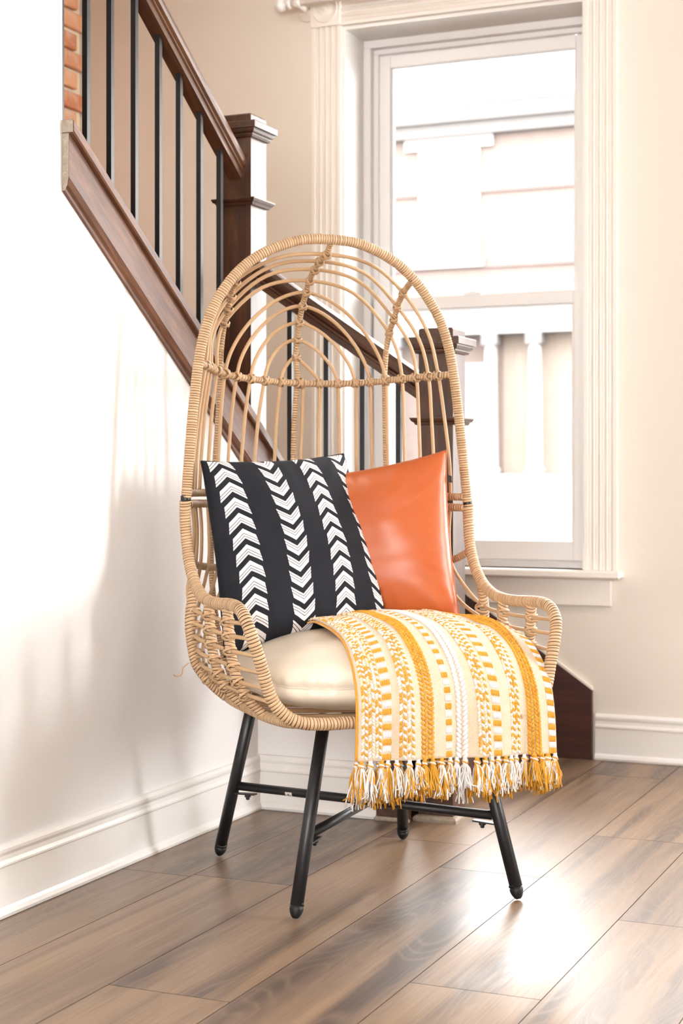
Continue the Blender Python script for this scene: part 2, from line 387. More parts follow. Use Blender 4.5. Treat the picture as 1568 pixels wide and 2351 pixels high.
# ------------------------------------------------------------------ the window
win = thing('window_1', None, None, ((WX0 + WX1) / 2, YW, WZ0)); struct(win)
ox, oy, oz = win.location
def wp(m, name, mat, parent=win, smooth=False):
    return MB.build(m_shift(m, (ox, oy, oz)), name, mat, parent, smooth)
def m_shift(m, o):
    m.v = [(x - o[0], y - o[1], z - o[2]) for x, y, z in m.v]; return m
def flutes(wd, n=4, d=0.006, t=0.022):
    """profile across a fluted casing: (across, out)"""
    e = 0.010; pr = [(0, 0), (0, t)]; st = (wd - 2 * e) / n
    pr.append((e * .8, t))
    for k in range(n):
        a = e + k * st
        for q in range(7):
            ph = q / 6; pr.append((a + st * (.08 + .84 * ph), t - d * math.sin(math.pi * ph) ** .6 if 0 < q < 6 else t))
    return pr + [(wd, t), (wd, 0)]
CW = 0.102
for nm, x0 in (('casing', WX0 - CW + .002), ('casing', WX1 - .002)):
    wp(MB().prism([(x0 + p, YW - q, WZ0) for p, q in flutes(CW)], (0, 0, WZ1 - WZ0)), nm, TRIM)
    m = MB().box((x0 - .004, YW - .028, WZ1), (x0 + CW + .002, YW, WZ1 + .112), 0, .002)
    blk = wp(m, 'corner_block', TRIM)
    m = MB().lathe([(.045, .0), (.045, -.002), (.0425, -.0045), (.039, -.002), (.035, -.0008), (.027, -.0008), (.022, -.003), (.016, -.0055), (.010, -.003), (.007, -.006), (.003, -.0075)], (x0 + CW / 2 - .001, YW - .028, WZ1 + .056), 32, 0, 'Y')
    wp(m, 'rosette', TRIM, blk, True)
wp(MB().prism([(WX0, YW - q, WZ1 + p) for p, q in flutes(CW)], (WX1 - WX0, 0, 0)), 'head_casing', TRIM)
wp(MB().box((WX0 - .118, YW - .058, WZ0 - .024), (WX1 + .118, YW + .08, WZ0), 0, .005), 'stool', TRIM)
wp(MB().box((WX0 - .098, YW - .018, WZ0 - .110), (WX1 + .082, YW, WZ0 - .024), 0, .002), 'apron', TRIM)
J = .012; YD = YW + .17
wp(MB().box((WX0, YW - .004, WZ0), (WX0 + J, YD, WZ1)).box((WX1 - J, YW - .004, WZ0), (WX1, YD, WZ1)).box((WX0 + J, YW - .0035, WZ1 - J), (WX1 - J, YD, WZ1)), 'jamb', WHITE)
wp(MB().box((WX0, YW + .08, WZ0 - .01), (WX1, YD + .06, WZ0 + .018)), 'sill', VINYL)
m = MB()
for k, (a, q) in enumerate(((.026, .150), (.042, .181))):
    m.box((WX0 + J, YW + q, WZ0 + .018), (WX0 + J + a, YW + q + .0295, WZ1 - J - a), 0, .002); m.box((WX1 - J - a, YW + q, WZ0 + .018), (WX1 - J, YW + q + .0295, WZ1 - J - a), 0, .002)
    m.box((WX0 + J, YW + q, WZ1 - J - a), (WX1 - J, YW + q + .03, WZ1 - J), 0, .002)
wp(m, 'window_frame', VINYL)
GL = N('window_glass'); tr = GL.n('ShaderNodeBsdfTransparent'); gs = GL.n('ShaderNodeBsdfGlossy', i_Roughness=0.02); fr = GL.n('ShaderNodeFresnel', i_IOR=1.35)
mx = GL.n('ShaderNodeMixShader'); GL.t.links.new(fr.outputs[0], mx.inputs[0]); GL.t.links.new(tr.outputs[0], mx.inputs[1]); GL.t.links.new(gs.outputs[0], mx.inputs[2]); GL.t.links.new(mx.outputs[0], GL.out.inputs[0])
GLASS = GL.m
def sash(name, y0, x0, x1, z0, z1, st, tp, bt):
    m = MB().box((x0, y0, z0), (x0 + st, y0 + .032, z1), 0, .003).box((x1 - st, y0, z0), (x1, y0 + .032, z1), 0, .003)
    m.box((x0 + st, y0, z0), (x1 - st, y0 + .032, z0 + bt), 0, .003).box((x0 + st, y0, z1 - tp), (x1 - st, y0 + .032, z1), 0, .003)
    g = .008
    m.box((x0 + st, y0 + .010, z0 + bt), (x0 + st + g, y0 + .026, z1 - tp), 0, .002).box((x1 - st - g, y0 + .010, z0 + bt), (x1 - st, y0 + .026, z1 - tp), 0, .002)
    o = wp(m, name, VINYL)
    wp(MB().box((x0 + st, y0 + .016, z0 + bt), (x1 - st, y0 + .020, z1 - tp)), 'pane', GLASS, o); return o
SX0, SX1 = WX0 + .05, WX1 - .045
up = sash('upper_sash', YW + .195, SX0, SX1, 1.425, WZ1 - .055, .042, .045, .038)
lo = sash('lower_sash', YW + .158, SX0 - .005, SX1 + .005, WZ0 + .018, 1.468, .045, .042, .062)
m = MB().box((-1.75, YW + .165, 1.468), (-1.69, YW + .188, 1.476), 0, .002).lathe([(.012, 0), (.012, .006), (.005, .009)], (-1.72, YW + .176, 1.476), 12)
wp(m, 'sash_lock', VINYL, lo)
# curtain rod over the window
cr = thing('curtain_rod', 'white curtain rod on a round wall bracket above the window corner', 'curtain rod', (-2.245, YW, 2.423))
q = (-2.245, YW, 2.423)
MB.build(m_shift(MB().lathe([(.011, 0), (.011, 1.35)], (-2.262, YW - .082, 2.423), 16, 0, 'X'), q), 'rod', WHITE, cr, True)
MB.build(m_shift(MB().lathe([(.0375, 0), (.0375, -.004), (.034, -.007), (.028, -.007), (.025, -.011), (.016, -.013), (.009, -.018), (.0085, -.078)], (-2.240, YW, 2.418), 28, 0, 'Y').lathe([(.013, -.006), (.015, -.004), (.015, .012), (.013, .014)], (-2.243, YW - .082, 2.423), 20, 0, 'X'), q), 'bracket', TRIM, cr, True)
MB.build(m_shift(MB().lathe([(.012, 0), (.017, -.004), (.017, -.010), (.011, -.014), (.014, -.020), (.022, -.030), (.024, -.042), (.018, -.054), (.006, -.061)], (-2.262, YW - .082, 2.423), 24, 0, 'X'), q), 'finial', WHITE, cr, True)

# ------------------------------------------------------------------ stairs
st = thing('staircase', 'dark wooden stairs turning at a landing beside the window', 'stairs', (XL, 4.3, 0))
so = (XL, 4.3, 0)
def sp(m, name, mat, parent, o): return MB.build(m_shift(m, o), name, mat, parent)
RX = [-1.437, -1.702, -1.967]; RISE = .185
for k, x in enumerate(RX):
    z1 = RISE * (k + 1); x2 = RX[k + 1] if k < 2 else None
    sp(MB().box((x - .02, YU + .115, RISE * k), (x, YW - .019, z1 - .026)), 'riser', DARK_S, st, so)
    if x2: sp(MB().box((x2 - .02, YU + .115, z1 - .026), (x + .028, YW - .019, z1), 0, .006), 'tread', DARK_X, st, so)
sp(MB().box((XB + .02, YU + .115, .529), (RX[2] + .028, YW - .02, .555), 0, .006), 'landing', DARK_X, st, so)
for k in range(8):
    y = 3.99 - .27 * k; z0 = .555 + RISE * k
    sp(MB().box((XB + .02, y - .02, z0), (XL - T - .005, y, z0 + RISE - .026)), 'riser', DARK_S, st, so)
    sp(MB().box((XB + .02, y - .29, z0 + RISE - .026), (XL - T - .005, y + .028, z0 + RISE), 0, .006), 'tread', DARK_X, st, so)
# skirt with cap on the left wall (section in the plane y = const, sheared along the slope)
y0, y1 = 2.881, 4.03; z0 = ztop(y0); dv = (0, y1 - y0, -SL * (y1 - y0))
sk = thing('stair_skirt', 'sloping dark wooden skirt with moulded cap along the left wall', 'stair skirt', (XL, y0, z0 - .15)); ko = (XL, y0, z0 - .15)
sec = [(XL, z0 - .028), (XL + .017, z0 - .028), (XL + .017, z0 - .120), (XL + .020, z0 - .126), (XL + .014, z0 - .137), (XL + .008, z0 - .142), (XL + .007, z0 - .150), (XL, z0 - .150)]
sp(MB().prism([(x, y0, z) for x, z in sec], dv), 'board', DARK_Y, sk, ko)
sec = [(XL - .150, z0), (XL - .150, z0 - .028), (XL + .026, z0 - .028), (XL + .029, z0 - .024), (XL + .029, z0 - .003), (XL + .026, z0)]
sp(MB().prism([(x, y0, z) for x, z in sec], dv), 'cap', DARK_Y, sk, ko)
sp(MB().prism([(XL - .148, y0 - .0015, z0 - .001), (XL - .148, y0 - .0015, z0 - .027), (XL + .027, y0 - .0015, z0 - .027), (XL + .027, y0 - .0015, z0 - .001)], (0, .001, 0)), 'cap_end', ENDGRAIN, sk, ko)
sp(MB().prism([(XL + .001, y0 - .0015, z0 - .029), (XL + .001, y0 - .0015, z0 - .149), (XL + .007, y0 - .0015, z0 - .149), (XL + .013, y0 - .0015, z0 - .137), (XL + .0165, y0 - .0015, z0 - .12), (XL + .0165, y0 - .0015, z0 - .029)], (0, .001, 0)), 'board_end', ENDGRAIN, sk, ko)
ya = YU + .001; za = ztop(ya)
sp(MB().prism([(XL - .09, ya, za - .028), (XL - .09, ya, za - .2), (XL, ya, za - .2), (XL, ya, za - .028)], (0, y1 - ya, -SL * (y1 - ya))), 'inner_board', DARK_Y, sk, ko)
# skirt on the window wall beside the lowest steps
poly = [(-1.272, YW, 0), (-1.272, YW, .214), (-2.05, YW, .214 + .692 * .778), (-2.05, YW, .0)]
struct(MB().prism(poly, (0, -.018, 0)).build('trim_1', DARK_S))
struct(MB().prism([(-1.272, YW, .214), (-1.272, YW, .222), (-2.05, YW, .222 + .692 * .778), (-2.05, YW, .214 + .692 * .778)], (0, -.012, 0)).build('trim_2', TRIM))
# stringer on the wall under the lower flight
sg = thing('stair_stringer', 'dark wooden stringer below the lower handrail ending on the floor', 'stringer', (-1.463, YU, 0)); go = (-1.463, YU, 0)
zt = lambda x: .36 + SL * (-1.463 - x)
sp(MB().prism([(-1.463, YU - .022, 0), (-1.549, YU - .022, 0), (-1.549, YU - .022, .20), (-1.876, YU - .022, .20 + SL * .327), (-1.876, YU - .022, zt(-1.876)), (-1.463, YU - .022, zt(-1.463))], (0, .0215, 0)), 'board', DARK_XL, sg, go)
sp(MB().prism([(-1.455, YU - .035, zt(-1.455)), (-1.455, YU - .035, zt(-1.455) + .026), (-1.885, YU - .035, zt(-1.885) + .026), (-1.885, YU - .035, zt(-1.885))], (0, .15, 0)), 'cap', DARK_XL, sg, go)
sp(MB().box((-1.552, YU - .034, 0), (-1.456, YU - .0225, .012), 0, .004), 'shoe_moulding', ENDGRAIN, sg, go)

def newel(label, cx, cy, zb, zt_, hw=.046, base=False):
    t = thing('newel_post', label, 'newel post', (cx, cy, zb)); o = (cx, cy, zb)
    def ring(z, e): return [(cx + sx * (hw + e), cy + sy * (hw + e), z) for sx, sy in ((-1, -1), (1, -1), (1, 1), (-1, 1))]
    def stack(prof):
        m = MB(); b = [m.v.extend(ring(z, e)) for z, e in prof]; n = len(prof)
        for i in range(n - 1):
            for k in range(4): k2 = (k + 1) % 4; m.f.append([i * 4 + k, i * 4 + k2, i * 4 + 4 + k2, i * 4 + 4 + k]); m.m.append(0)
        m.f += [[3, 2, 1, 0], [n * 4 - 4 + k for k in range(4)]]; m.m += [0, 0]; return m
    sp(stack([(zb, 0), (zt_ - .004, 0), (zt_, -.004)]), 'shaft', DARK_V, t, o)
    H1 = zt_ - .024
    sp(stack([(H1 - .041, .0005), (H1 - .040, .006), (H1 - .034, .009), (H1 - .031, .009), (H1 - .028, .015), (H1 - .022, .017), (H1 - .019, .017), (H1 - .018, .023), (H1 - .002, .023), (H1, .021), (H1 + .001, .0005)]), 'cap_moulding', DARK_V, t, o)
    H2 = zt_ - .226
    sp(stack([(H2 - .019, .0005), (H2 - .018, .007), (H2 - .012, .010), (H2 - .009, .015), (H2 - .003, .018), (H2, .018), (H2 + .001, .0005)]), 'collar', DARK_V, t, o)
    if base: sp(stack([(0, .001), (0, .012), (.008, .012), (.013, .008), (.016, .001)]), 'shoe_moulding', ENDGRAIN, t, o)
    return t
newel('tall dark wooden newel post at the stair corner behind the chair', -1.971, 3.871, .555, 1.836)
newel('dark wooden newel post standing on the floor in front of the window', -1.404, 3.871, 0, 1.246, base=True)
# railings
def rail_profile(hw=.031, h=.072):
    return [(-.019, 0), (.019, 0), (.019, .018), (.024, .022), (.024, .027), (.021, .030), (.029, .036), (hw, .046), (hw, .056), (.024, h - .003), (.010, h), (-.010, h), (-.024, h - .003), (-hw, .056), (-hw, .046), (-.029, .036), (-.021, .030), (-.024, .027), (-.024, .022), (-.019, .018)]
BW = .0066
XBAL = -1.971
zr = lambda y: 1.838 - SL * (y - 3.5665)        # underside of the upper handrail
ru = thing('stair_railing', 'dark wooden handrail on seven slim black iron balusters, rising to upper left', 'railing', (XBAL, 3.825, zr(3.825) - .8)); ro = (XBAL, 3.825, zr(3.825) - .8)
ye = 1.9
sp(MB().prism([(XBAL + a, 3.8245, zr(3.8245) + b) for a, b in rail_profile()], (0, ye - 3.8245, SL * (3.8245 - ye))), 'handrail', DARK_YR, ru, ro)
for y in [3.0945 - .106 * k for k in (2, 1)] + [3.0945, 3.1965, 3.3045, 3.4175, 3.5205, 3.6265, 3.7355]:
    m = MB().prism([(XBAL - BW, y - BW, ztop(y - BW)), (XBAL + BW, y - BW, ztop(y - BW)), (XBAL + BW, y + BW, ztop(y + BW)), (XBAL - BW, y + BW, ztop(y + BW))], (0, 0, zr(y) + .004 - ztop(y)))
    sp(m, 'baluster', IRON, ru, ro)
YBAL = 3.871
zl = lambda x: 1.2955 - .675 * (x + 1.801)
rl = thing('stair_railing', 'short lower handrail with four black balusters between the two newel posts', 'railing', (-1.69, YBAL, .45)); lo_ = (-1.69, YBAL, .45)
sp(MB().prism([(-1.9245, YBAL + a, zl(-1.9245) + b) for a, b in rail_profile()], (.474, 0, -.675 * .474)), 'handrail', DARK_XL, rl, lo_)
for x in (-1.831, -1.725, -1.622, -1.522):
    zb_ = zt(x) + .026
    sp(MB().prism([(x - BW, YBAL - BW, zb_), (x + BW, YBAL - BW, zb_), (x + BW, YBAL + BW, zb_), (x - BW, YBAL + BW, zb_)], (0, 0, zl(x) + .008 - zb_)), 'baluster', IRON, rl, lo_)

# ================================================================== THE CHAIR
CH = (-1.368, 3.234, 0.0); CR = R(43.82)
chair = thing('egg_chair', 'tall natural wicker egg chair with an arched open back and black metal legs', 'chair', CH, CR)
CM = Matrix.Translation(CH) @ Matrix.Rotation(CR, 4, 'Z')
def sh(p): return Vector((p[0], p[1], p[2] - .018 * p[0]))       # the basket leans a touch to its right
def mirror(half, close=False):
    """half runs from the mid-plane outwards; returns left end .. mid .. right end"""
    h = [Vector(p) for p in half]; l = [Vector((-p.x, p.y, p.z)) for p in reversed(h)]
    return l + (h[1:] if abs(h[0].x) < 1e-6 else h)

def wrapped(name, pts, r, band, parent, seg=12, depth=.0016, rr=None, tilt=0.0):
    """a tube bound with flat cane: one rounded turn after another, the core showing in the gaps"""
    pts = resample(spline([sh(p) for p in pts], 10), band); n = len(pts)
    fine = []; prof = []; mids = []; bid = []
    jit = [0] + [random.uniform(-.14, .14) for _ in range(n - 2)] + [0]
    for i in range(n - 1):
        a, b = i + jit[i], i + 1 + jit[i + 1]
        kr = random.uniform(.985, 1.025)
        for t, k, mi in ((0.0, -depth, 0), (.09, 0, 1), (.5, .0005, 1), (.92, .0001, 1)):
            q = a + (b - a) * t; j = min(int(q), n - 2) if q >= 0 else 0
            fine.append(pts[j].lerp(pts[j + 1], q - j)); prof.append((r * (rr(q / (n - 1)) if rr else 1)) * kr + k)
            bid.append(i)
            mids.append(0 if t in (.09, .5) else (1 if t == 0 else 2))
    m = MB(); fr = frames(fine); N_ = len(fine); col = []
    ph = random.random() * 6
    for i, (p, (t, u, w_)) in enumerate(zip(fine, fr)):
        for k in range(seg):
            a = 2 * math.pi * k / seg
            m.v.append(tuple(p + (u * math.cos(a) + w_ * math.sin(a)) * prof[i] + t * (tilt * prof[i] * math.cos(a + ph))))
    rnd = [random.random() for _ in range(n)]
    for i in range(N_ - 1):
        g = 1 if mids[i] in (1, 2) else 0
        for k in range(seg):
            k2 = (k + 1) % seg
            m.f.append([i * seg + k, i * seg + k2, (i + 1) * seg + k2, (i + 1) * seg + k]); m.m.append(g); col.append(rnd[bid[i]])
    m.f.append([k for k in reversed(range(seg))]); m.m.append(0); col.append(.5)
    m.f.append([(N_ - 1) * seg + k for k in range(seg)]); m.m.append(0); col.append(.5)
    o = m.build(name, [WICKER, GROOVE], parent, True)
    at = o.data.attributes.new('band', 'FLOAT', 'FACE'); at.data.foreach_set('value', col)
    return o
def rod(name, pts, r, parent, n=8):
    return MB().tube([p for p in spline([sh(p) for p in pts], n)], r, 8).build(name, ROD, parent, True)
# a crossed binding: two slanted flat turns of cane around bar and rod
def knot_mesh(r, w_=.0062, ang=32):
    m = MB(); col = []
    for s in (-1, 1):
        rot = Matrix.Rotation(R(ang) * s, 3, 'X'); b = len(m.v); seg = 16
        for k in range(seg):
            a = 2 * math.pi * k / seg; d = Vector((math.cos(a), math.sin(a) / math.cos(R(ang)), 0))
            lift = r * (1.10 + .03 * s) + (.0035 if math.cos(a) > .5 else 0)
            c = rot @ (d * lift); t = rot @ Vector((0, 0, 1)); nn = c.normalized()
            for q, h in ((-.5, 0), (-.42, .0012), (.42, .0012), (.5, 0)): m.v.append(tuple(c + t * (w_ * q) + nn * h))
        for k in range(seg):
            k2 = (k + 1) % seg
            for q in range(4):
                q2 = (q + 1) % 4; m.f.append([b + k * 4 + q, b + k2 * 4 + q, b + k2 * 4 + q2, b + k * 4 + q2]); m.m.append(0)
    return m.mesh('binding', WICKER, True)
KN = {k: knot_mesh(k) for k in (.0085, .0075, .0105)}
def binding(pos, tangent, normal, r, parent):
    o = bpy.data.objects.new('binding', KN[r]); C.objects.link(o); o.parent = parent
    z = (sh(tangent) if False else Vector(tangent)).normalized(); x = Vector(normal); x = (x - z * x.dot(z)).normalized(); y = z.cross(x)
    M = Matrix((x, y, z)).transposed().to_4x4(); M.translation = sh(pos); o.matrix_local = M

up_half = [(0, .168, 1.410), (.063, .169, 1.406), (.113, .171, 1.391), (.164, .175, 1.367), (.209, .180, 1.333), (.248, .181, 1.287), (.278, .180, 1.235), (.297, .179, 1.178), (.309, .178, 1.116), (.320, .176, 1.03), (.331, .172, .92), (.340, .167, .817)]
lo_half = [(0, -.340, .389), (.126, -.338, .389), (.2, -.335, .387), (.246, -.330, .391), (.272, -.322, .404), (.292, -.312, .428), (.303, -.306, .455), (.311, -.302, .487), (.320, -.298, .52), (.330, -.290, .555), (.336, -.278, .580), (.339, -.252, .600), (.341, -.215, .608), (.341, -.17, .608), (.341, -.095, .604), (.341, -.025, .604), (.341, .035, .612), (.341, .082, .630), (.341, .114, .653), (.341, .139, .682), (.341, .155, .715), (.342, .163, .745), (.342, .168, .78), (.342, .168, .812)]
hoop = wrapped('back_hoop', mirror(up_half), .0113, .0058, chair, 14)
arm = wrapped('seat_hoop', mirror(lo_half), .0124, .0066, chair, 14, tilt=.15)
for s in (-1, 1): MB().tube([sh((s * .3408, .1675, .806)), sh((s * .3408, .1675, .8145)), sh((s * .3408, .1675, .823))], .0114, 14).build('joint_sleeve', BLACK, chair, True)
# horizontal bar and the shell of arched rods
A_ = [.284, .270, .254, .231, .202, .168, .132, .093, .049]
Y_ = [.210, .236, .271, .305, .338, .356, .362, .377, .388]
ZB = [1.114, 1.113, 1.112, 1.110, 1.106, 1.102, 1.099, 1.097, 1.096]
bar_half = [(0, .392, 1.095)] + [(a, y, z) for a, y, z in reversed(list(zip(A_, Y_, ZB)))] + [(.303, .186, 1.116)]
bar = wrapped('cross_bar', mirror(bar_half), .0078, .0075, chair, 10, .0008, tilt=.5)
R1 = [(.316, .210), (.296, .257), (.276, .292), (.249, .325), (.217, .355), (.186, .380), (.150, .392), (.112, .408), (.060, .415)]
ring_xy = [(0, .420)] + list(reversed(R1)) + [(.335, .172)]
ring_u = wrapped('upper_ring', mirror([(x, y, .829) for x, y in ring_xy]), .0088, .0068, chair, 10)
ring_l = wrapped('lower_ring', mirror([(x, y, .804) for x, y in ring_xy]), .0092, .0068, chair, 10)
SP = [(.168, 1.405), (.200, 1.381), (.248, 1.371), (.283, 1.356), (.320, 1.334), (.343, 1.309), (.370, 1.279), (.394, 1.241), (.410, 1.201), (.420, 1.160)]  # mid spine (y, z)
spine = wrapped('center_spine', [(0, y, z) for y, z in SP] + [(0, .408, 1.12), (0, .398, 1.095)], .0068, .0066, chair, 8, .0008, tilt=.5)
stem = wrapped('back_post', [(-.004, .400, 1.09), (-.006, .412, 1.0), (-.006, .420, .9), (-.006, .424, .81), (-.006, .412, .62), (-.004, .37, .46), (0, .33, .386)], .0068, .006, chair, 8, .0008)
rod('rod', [(.011, .396, 1.09), (.012, .408, 1.0), (.011, .418, .9), (.011, .422, .80), (.011, .410, .62), (.008, .37, .46), (.008, .33, .386)], .0046, chair)
SD = [(.181, 1.333), (.238, 1.309), (.275, 1.280), (.297, 1.253), (.326, 1.222), (.352, 1.165), (.360, 1.110)]              # side spines
sides = []
for s in (-1, 1):
    o = wrapped('side_spine', [(s * .207, y, z) for y, z in SD], .0070, .0066, chair, 8, .0008, tilt=.5); sides.append(o)
    wrapped('back_post', [(s * .206, .356, 1.10), (s * .211, .364, 1.0), (s * .216, .372, .9), (s * .222, .374, .80), (s * .226, .362, .62), (s * .215, .31, .46), (s * .20, .262, .384)], .0068, .006, chair, 8, .0008)
    for (y, z), (y2, z2) in zip(SD[1:5], SD[2:6]): binding((s * .207, y, z), (0, y2 - y, z2 - z), (-s * .3, -.5, -.3), .0075, o)
for i in range(9):
    a, yb, zb = A_[i], Y_[i], ZB[i]; yp, zp = SP[i + 1]; x1, yr = R1[i]
    low = [(x1 - .004, yr - .002, .91), ((a + x1) / 2 - .001, (yb + yr) / 2, 1.02)]
    if i < 4:
        ys, zs = SD[i + 1]
        half = [(0, yp + .004, zp), (.207 * .55, yp * .72 + ys * .28 + .004, zp * .70 + zs * .30 + (zp - zs) * .10), (.207, ys + .004, zs), (a * .62 + .207 * .38 + (.010 if i < 3 else .004), yb * .5 + ys * .5 + .003, zs * .52 + zb * .48), (a, yb, zb)]
    else:
        pw, qw = (1.75, .66) if i < 8 else (1.25, .72)
        half = [(a * s_, yp + .004 + (yb - yp - .004) * s_ ** 2, zb + (zp - zb) * (1 - s_ ** pw) ** qw) for s_ in (0, .2, .42, .64, .82, .94)] + [(a, yb, zb)]
    half += low[::-1] + [(x1, yr, .829)]
    rod('arched_rod', mirror(half), .0044, chair, 6)
    for s in (-1, 1): 
        nb = bar_half[8 - i] if i else bar_half[-1]; pb = bar_half[9 - i]
        q0, q1 = Vector(bar_half[max(0, 9 - i - 1)]), Vector(bar_half[min(len(bar_half) - 1, 9 - i + 1)]); t = q1 - q0
        binding((s * a, yb, zb), (s * t.x, t.y, t.z), (-s * a * 2, -.6, 0), .0085, bar)
    q0, q1 = SP[i], SP[min(i + 2, 9)]
    binding((0, yp, zp), (0, q1[0] - q0[0], q1[1] - q0[1]), (0, -.5, -.6), .0075, spine)
binding((0, .396, 1.096), (1, 0, 0), (0, -1, 0), .0105, bar)
for s in (-1, 1): binding((s * .205, .345, 1.107), (1, -s * .8, 0), (-s * .4, -.8, 0), .0105, bar)
# lower basket
PROF = [(.340, .600), (.3385, .56), (.334, .51), (.321, .456), (.296, .411), (.264, .383)]      # rib section (x, z)
LV = [.573, .545, .514, .482, .452, .426]
def px(z):
    for (x0, z0_), (x1, z1_) in zip(PROF, PROF[1:]):
        if z <= z0_ and z >= z1_: return x0 + (x1 - x0) * (z0_ - z) / (z0_ - z1_)
    return .34
RIBY = [(.092, .118), (-.02, -.02), (-.158, -.165)]
R0 = [(0, .398, .648), (.15, .375, .650), (.24, .330, .657), (.29, .278, .665), (.325, .205, .682), (.341, .150, .705)]
rib0 = wrapped('back_band', mirror(R0), .0085, .0068, chair, 10, .0009, tilt=.4)
base_half = [(0, .333, .385), (.10, .318, .384), (.18, .276, .383), (.238, .200, .382), (.260, .09, .381), (.263, -.05, .380), (.262, -.2, .381), (.254, -.29, .385), (.240, -.322, .388)]
base = wrapped('base_ring', mirror(base_half), .0105, .0075, chair, 10, .0009, tilt=.3)
FT = [(.336, -.276, .578), (.329, -.288, .549), (.318, -.297, .516), (.309, -.301, .483), (.301, -.304, .452), (.289, -.310, .425)]
for s in (-1, 1):
    for k, (ya, yb) in enumerate(RIBY):
        top = .632 if k == 0 else .603
        pts = [(s * .341, ya, top)] + [(s * (x + (.012 if k == 0 and .45 < z < .58 else 0)), ya + (yb - ya) * (.6 - z) / .22, z) for x, z in PROF[1:]]
        rb = wrapped('rib', pts, .0102, .0074, chair, 10, .0010, rr=lambda t: 1.12 - .2 * t, tilt=.45)
        for j, z in enumerate(LV):
            binding((s * px(z), ya + (yb - ya) * (.6 - z) / .22, z), (s * .12 if z > .46 else s * .6, 0, 1), (s, 0, -.2), .0105, rb)
    for j in range(6):
        z = LV[j]; x1, yr = R1[j]; f = j / 5
        back = [(x1 * .995, yr - .002, .80), (x1 * .99 - .002, yr - .002, .74), (x1 * .99 + .004 * (1 - f), yr - .006 - .01 * f, .668), (.338 - .05 * f - .025 * f * f, .163 + .135 * f, .612 - .12 * f)]
        side = [(px(z) + (.006 if .45 < z < .58 else 0), .100, z + .008), (px(z), -.02, z), (px(z), -.16, z), FT[j]]
        rod('side_rod', [(s * x, y, zz) for x, y, zz in back + side], .0042, chair, 6)
    for j in range(6, 9):
        x1, yr = R1[j]
        rod('back_rod', [(s * x1, yr, .80), (s * x1, yr - .010, .65), (s * x1 * .97, yr - .06, .47), (s * x1 * .95, .322 - .3 * x1 * x1, .388)], .0042, chair, 6)
for k, y in enumerate((-.27, -.18, -.09, 0, .09, .18, .26)):
    xx = .252 if k < 5 else (.235 if k == 5 else .19)
    rod('seat_slat', [(-xx, y, .383), (-xx * .5, y, .378), (xx * .5, y, .378), (xx, y, .383)], .0055, chair, 3)
# legs
FEET = [(-.2314, .2857), (-.238, -.279), (.240, -.300), (.229, .294)]; TOPS = [(-.186, .160), (-.135, -.165), (.195, -.165), (.165, .165)]
def legp(k, t): return Vector((FEET[k][0] + (TOPS[k][0] - FEET[k][0]) * t, FEET[k][1] + (TOPS[k][1] - FEET[k][1]) * t, .006 + .376 * t))
for k in range(4):
    a, b = legp(k, .055), legp(k, 1.0); d = (b - a).normalized()
    lg = MB().tube([a, a.lerp(b, .5), b], .0135, 20).build('leg', BLACK, chair, True)
    p0 = legp(k, 0); pr = [(0, .35), (.0035, .62), (.009, .84), (.016, 1.0), (.0225, 1.02), (.0232, .90), (.0245, .90), (.0250, 1.02), (.030, 1.02)]
    m = MB(); base_p = p0 + Vector((0, 0, -.004)); seg = 20; fr = frames([base_p, base_p + d])[0]
    for h, q in pr:
        for i in range(seg):
            an = 2 * math.pi * i / seg; m.v.append(tuple(base_p + d * (h + .001) + (fr[1] * math.cos(an) + fr[2] * math.sin(an)) * (.0138 * q)))
    for i in range(len(pr) - 1):
        for q in range(seg): q2 = (q + 1) % seg; m.f.append([i * seg + q, i * seg + q2, (i + 1) * seg + q2, (i + 1) * seg + q]); m.m.append(0)
    m.f += [[q for q in reversed(range(seg))], [(len(pr) - 1) * seg + q for q in range(seg)]]; m.m += [0, 0]
    m.build('foot_cap', RUBBER, lg, True)
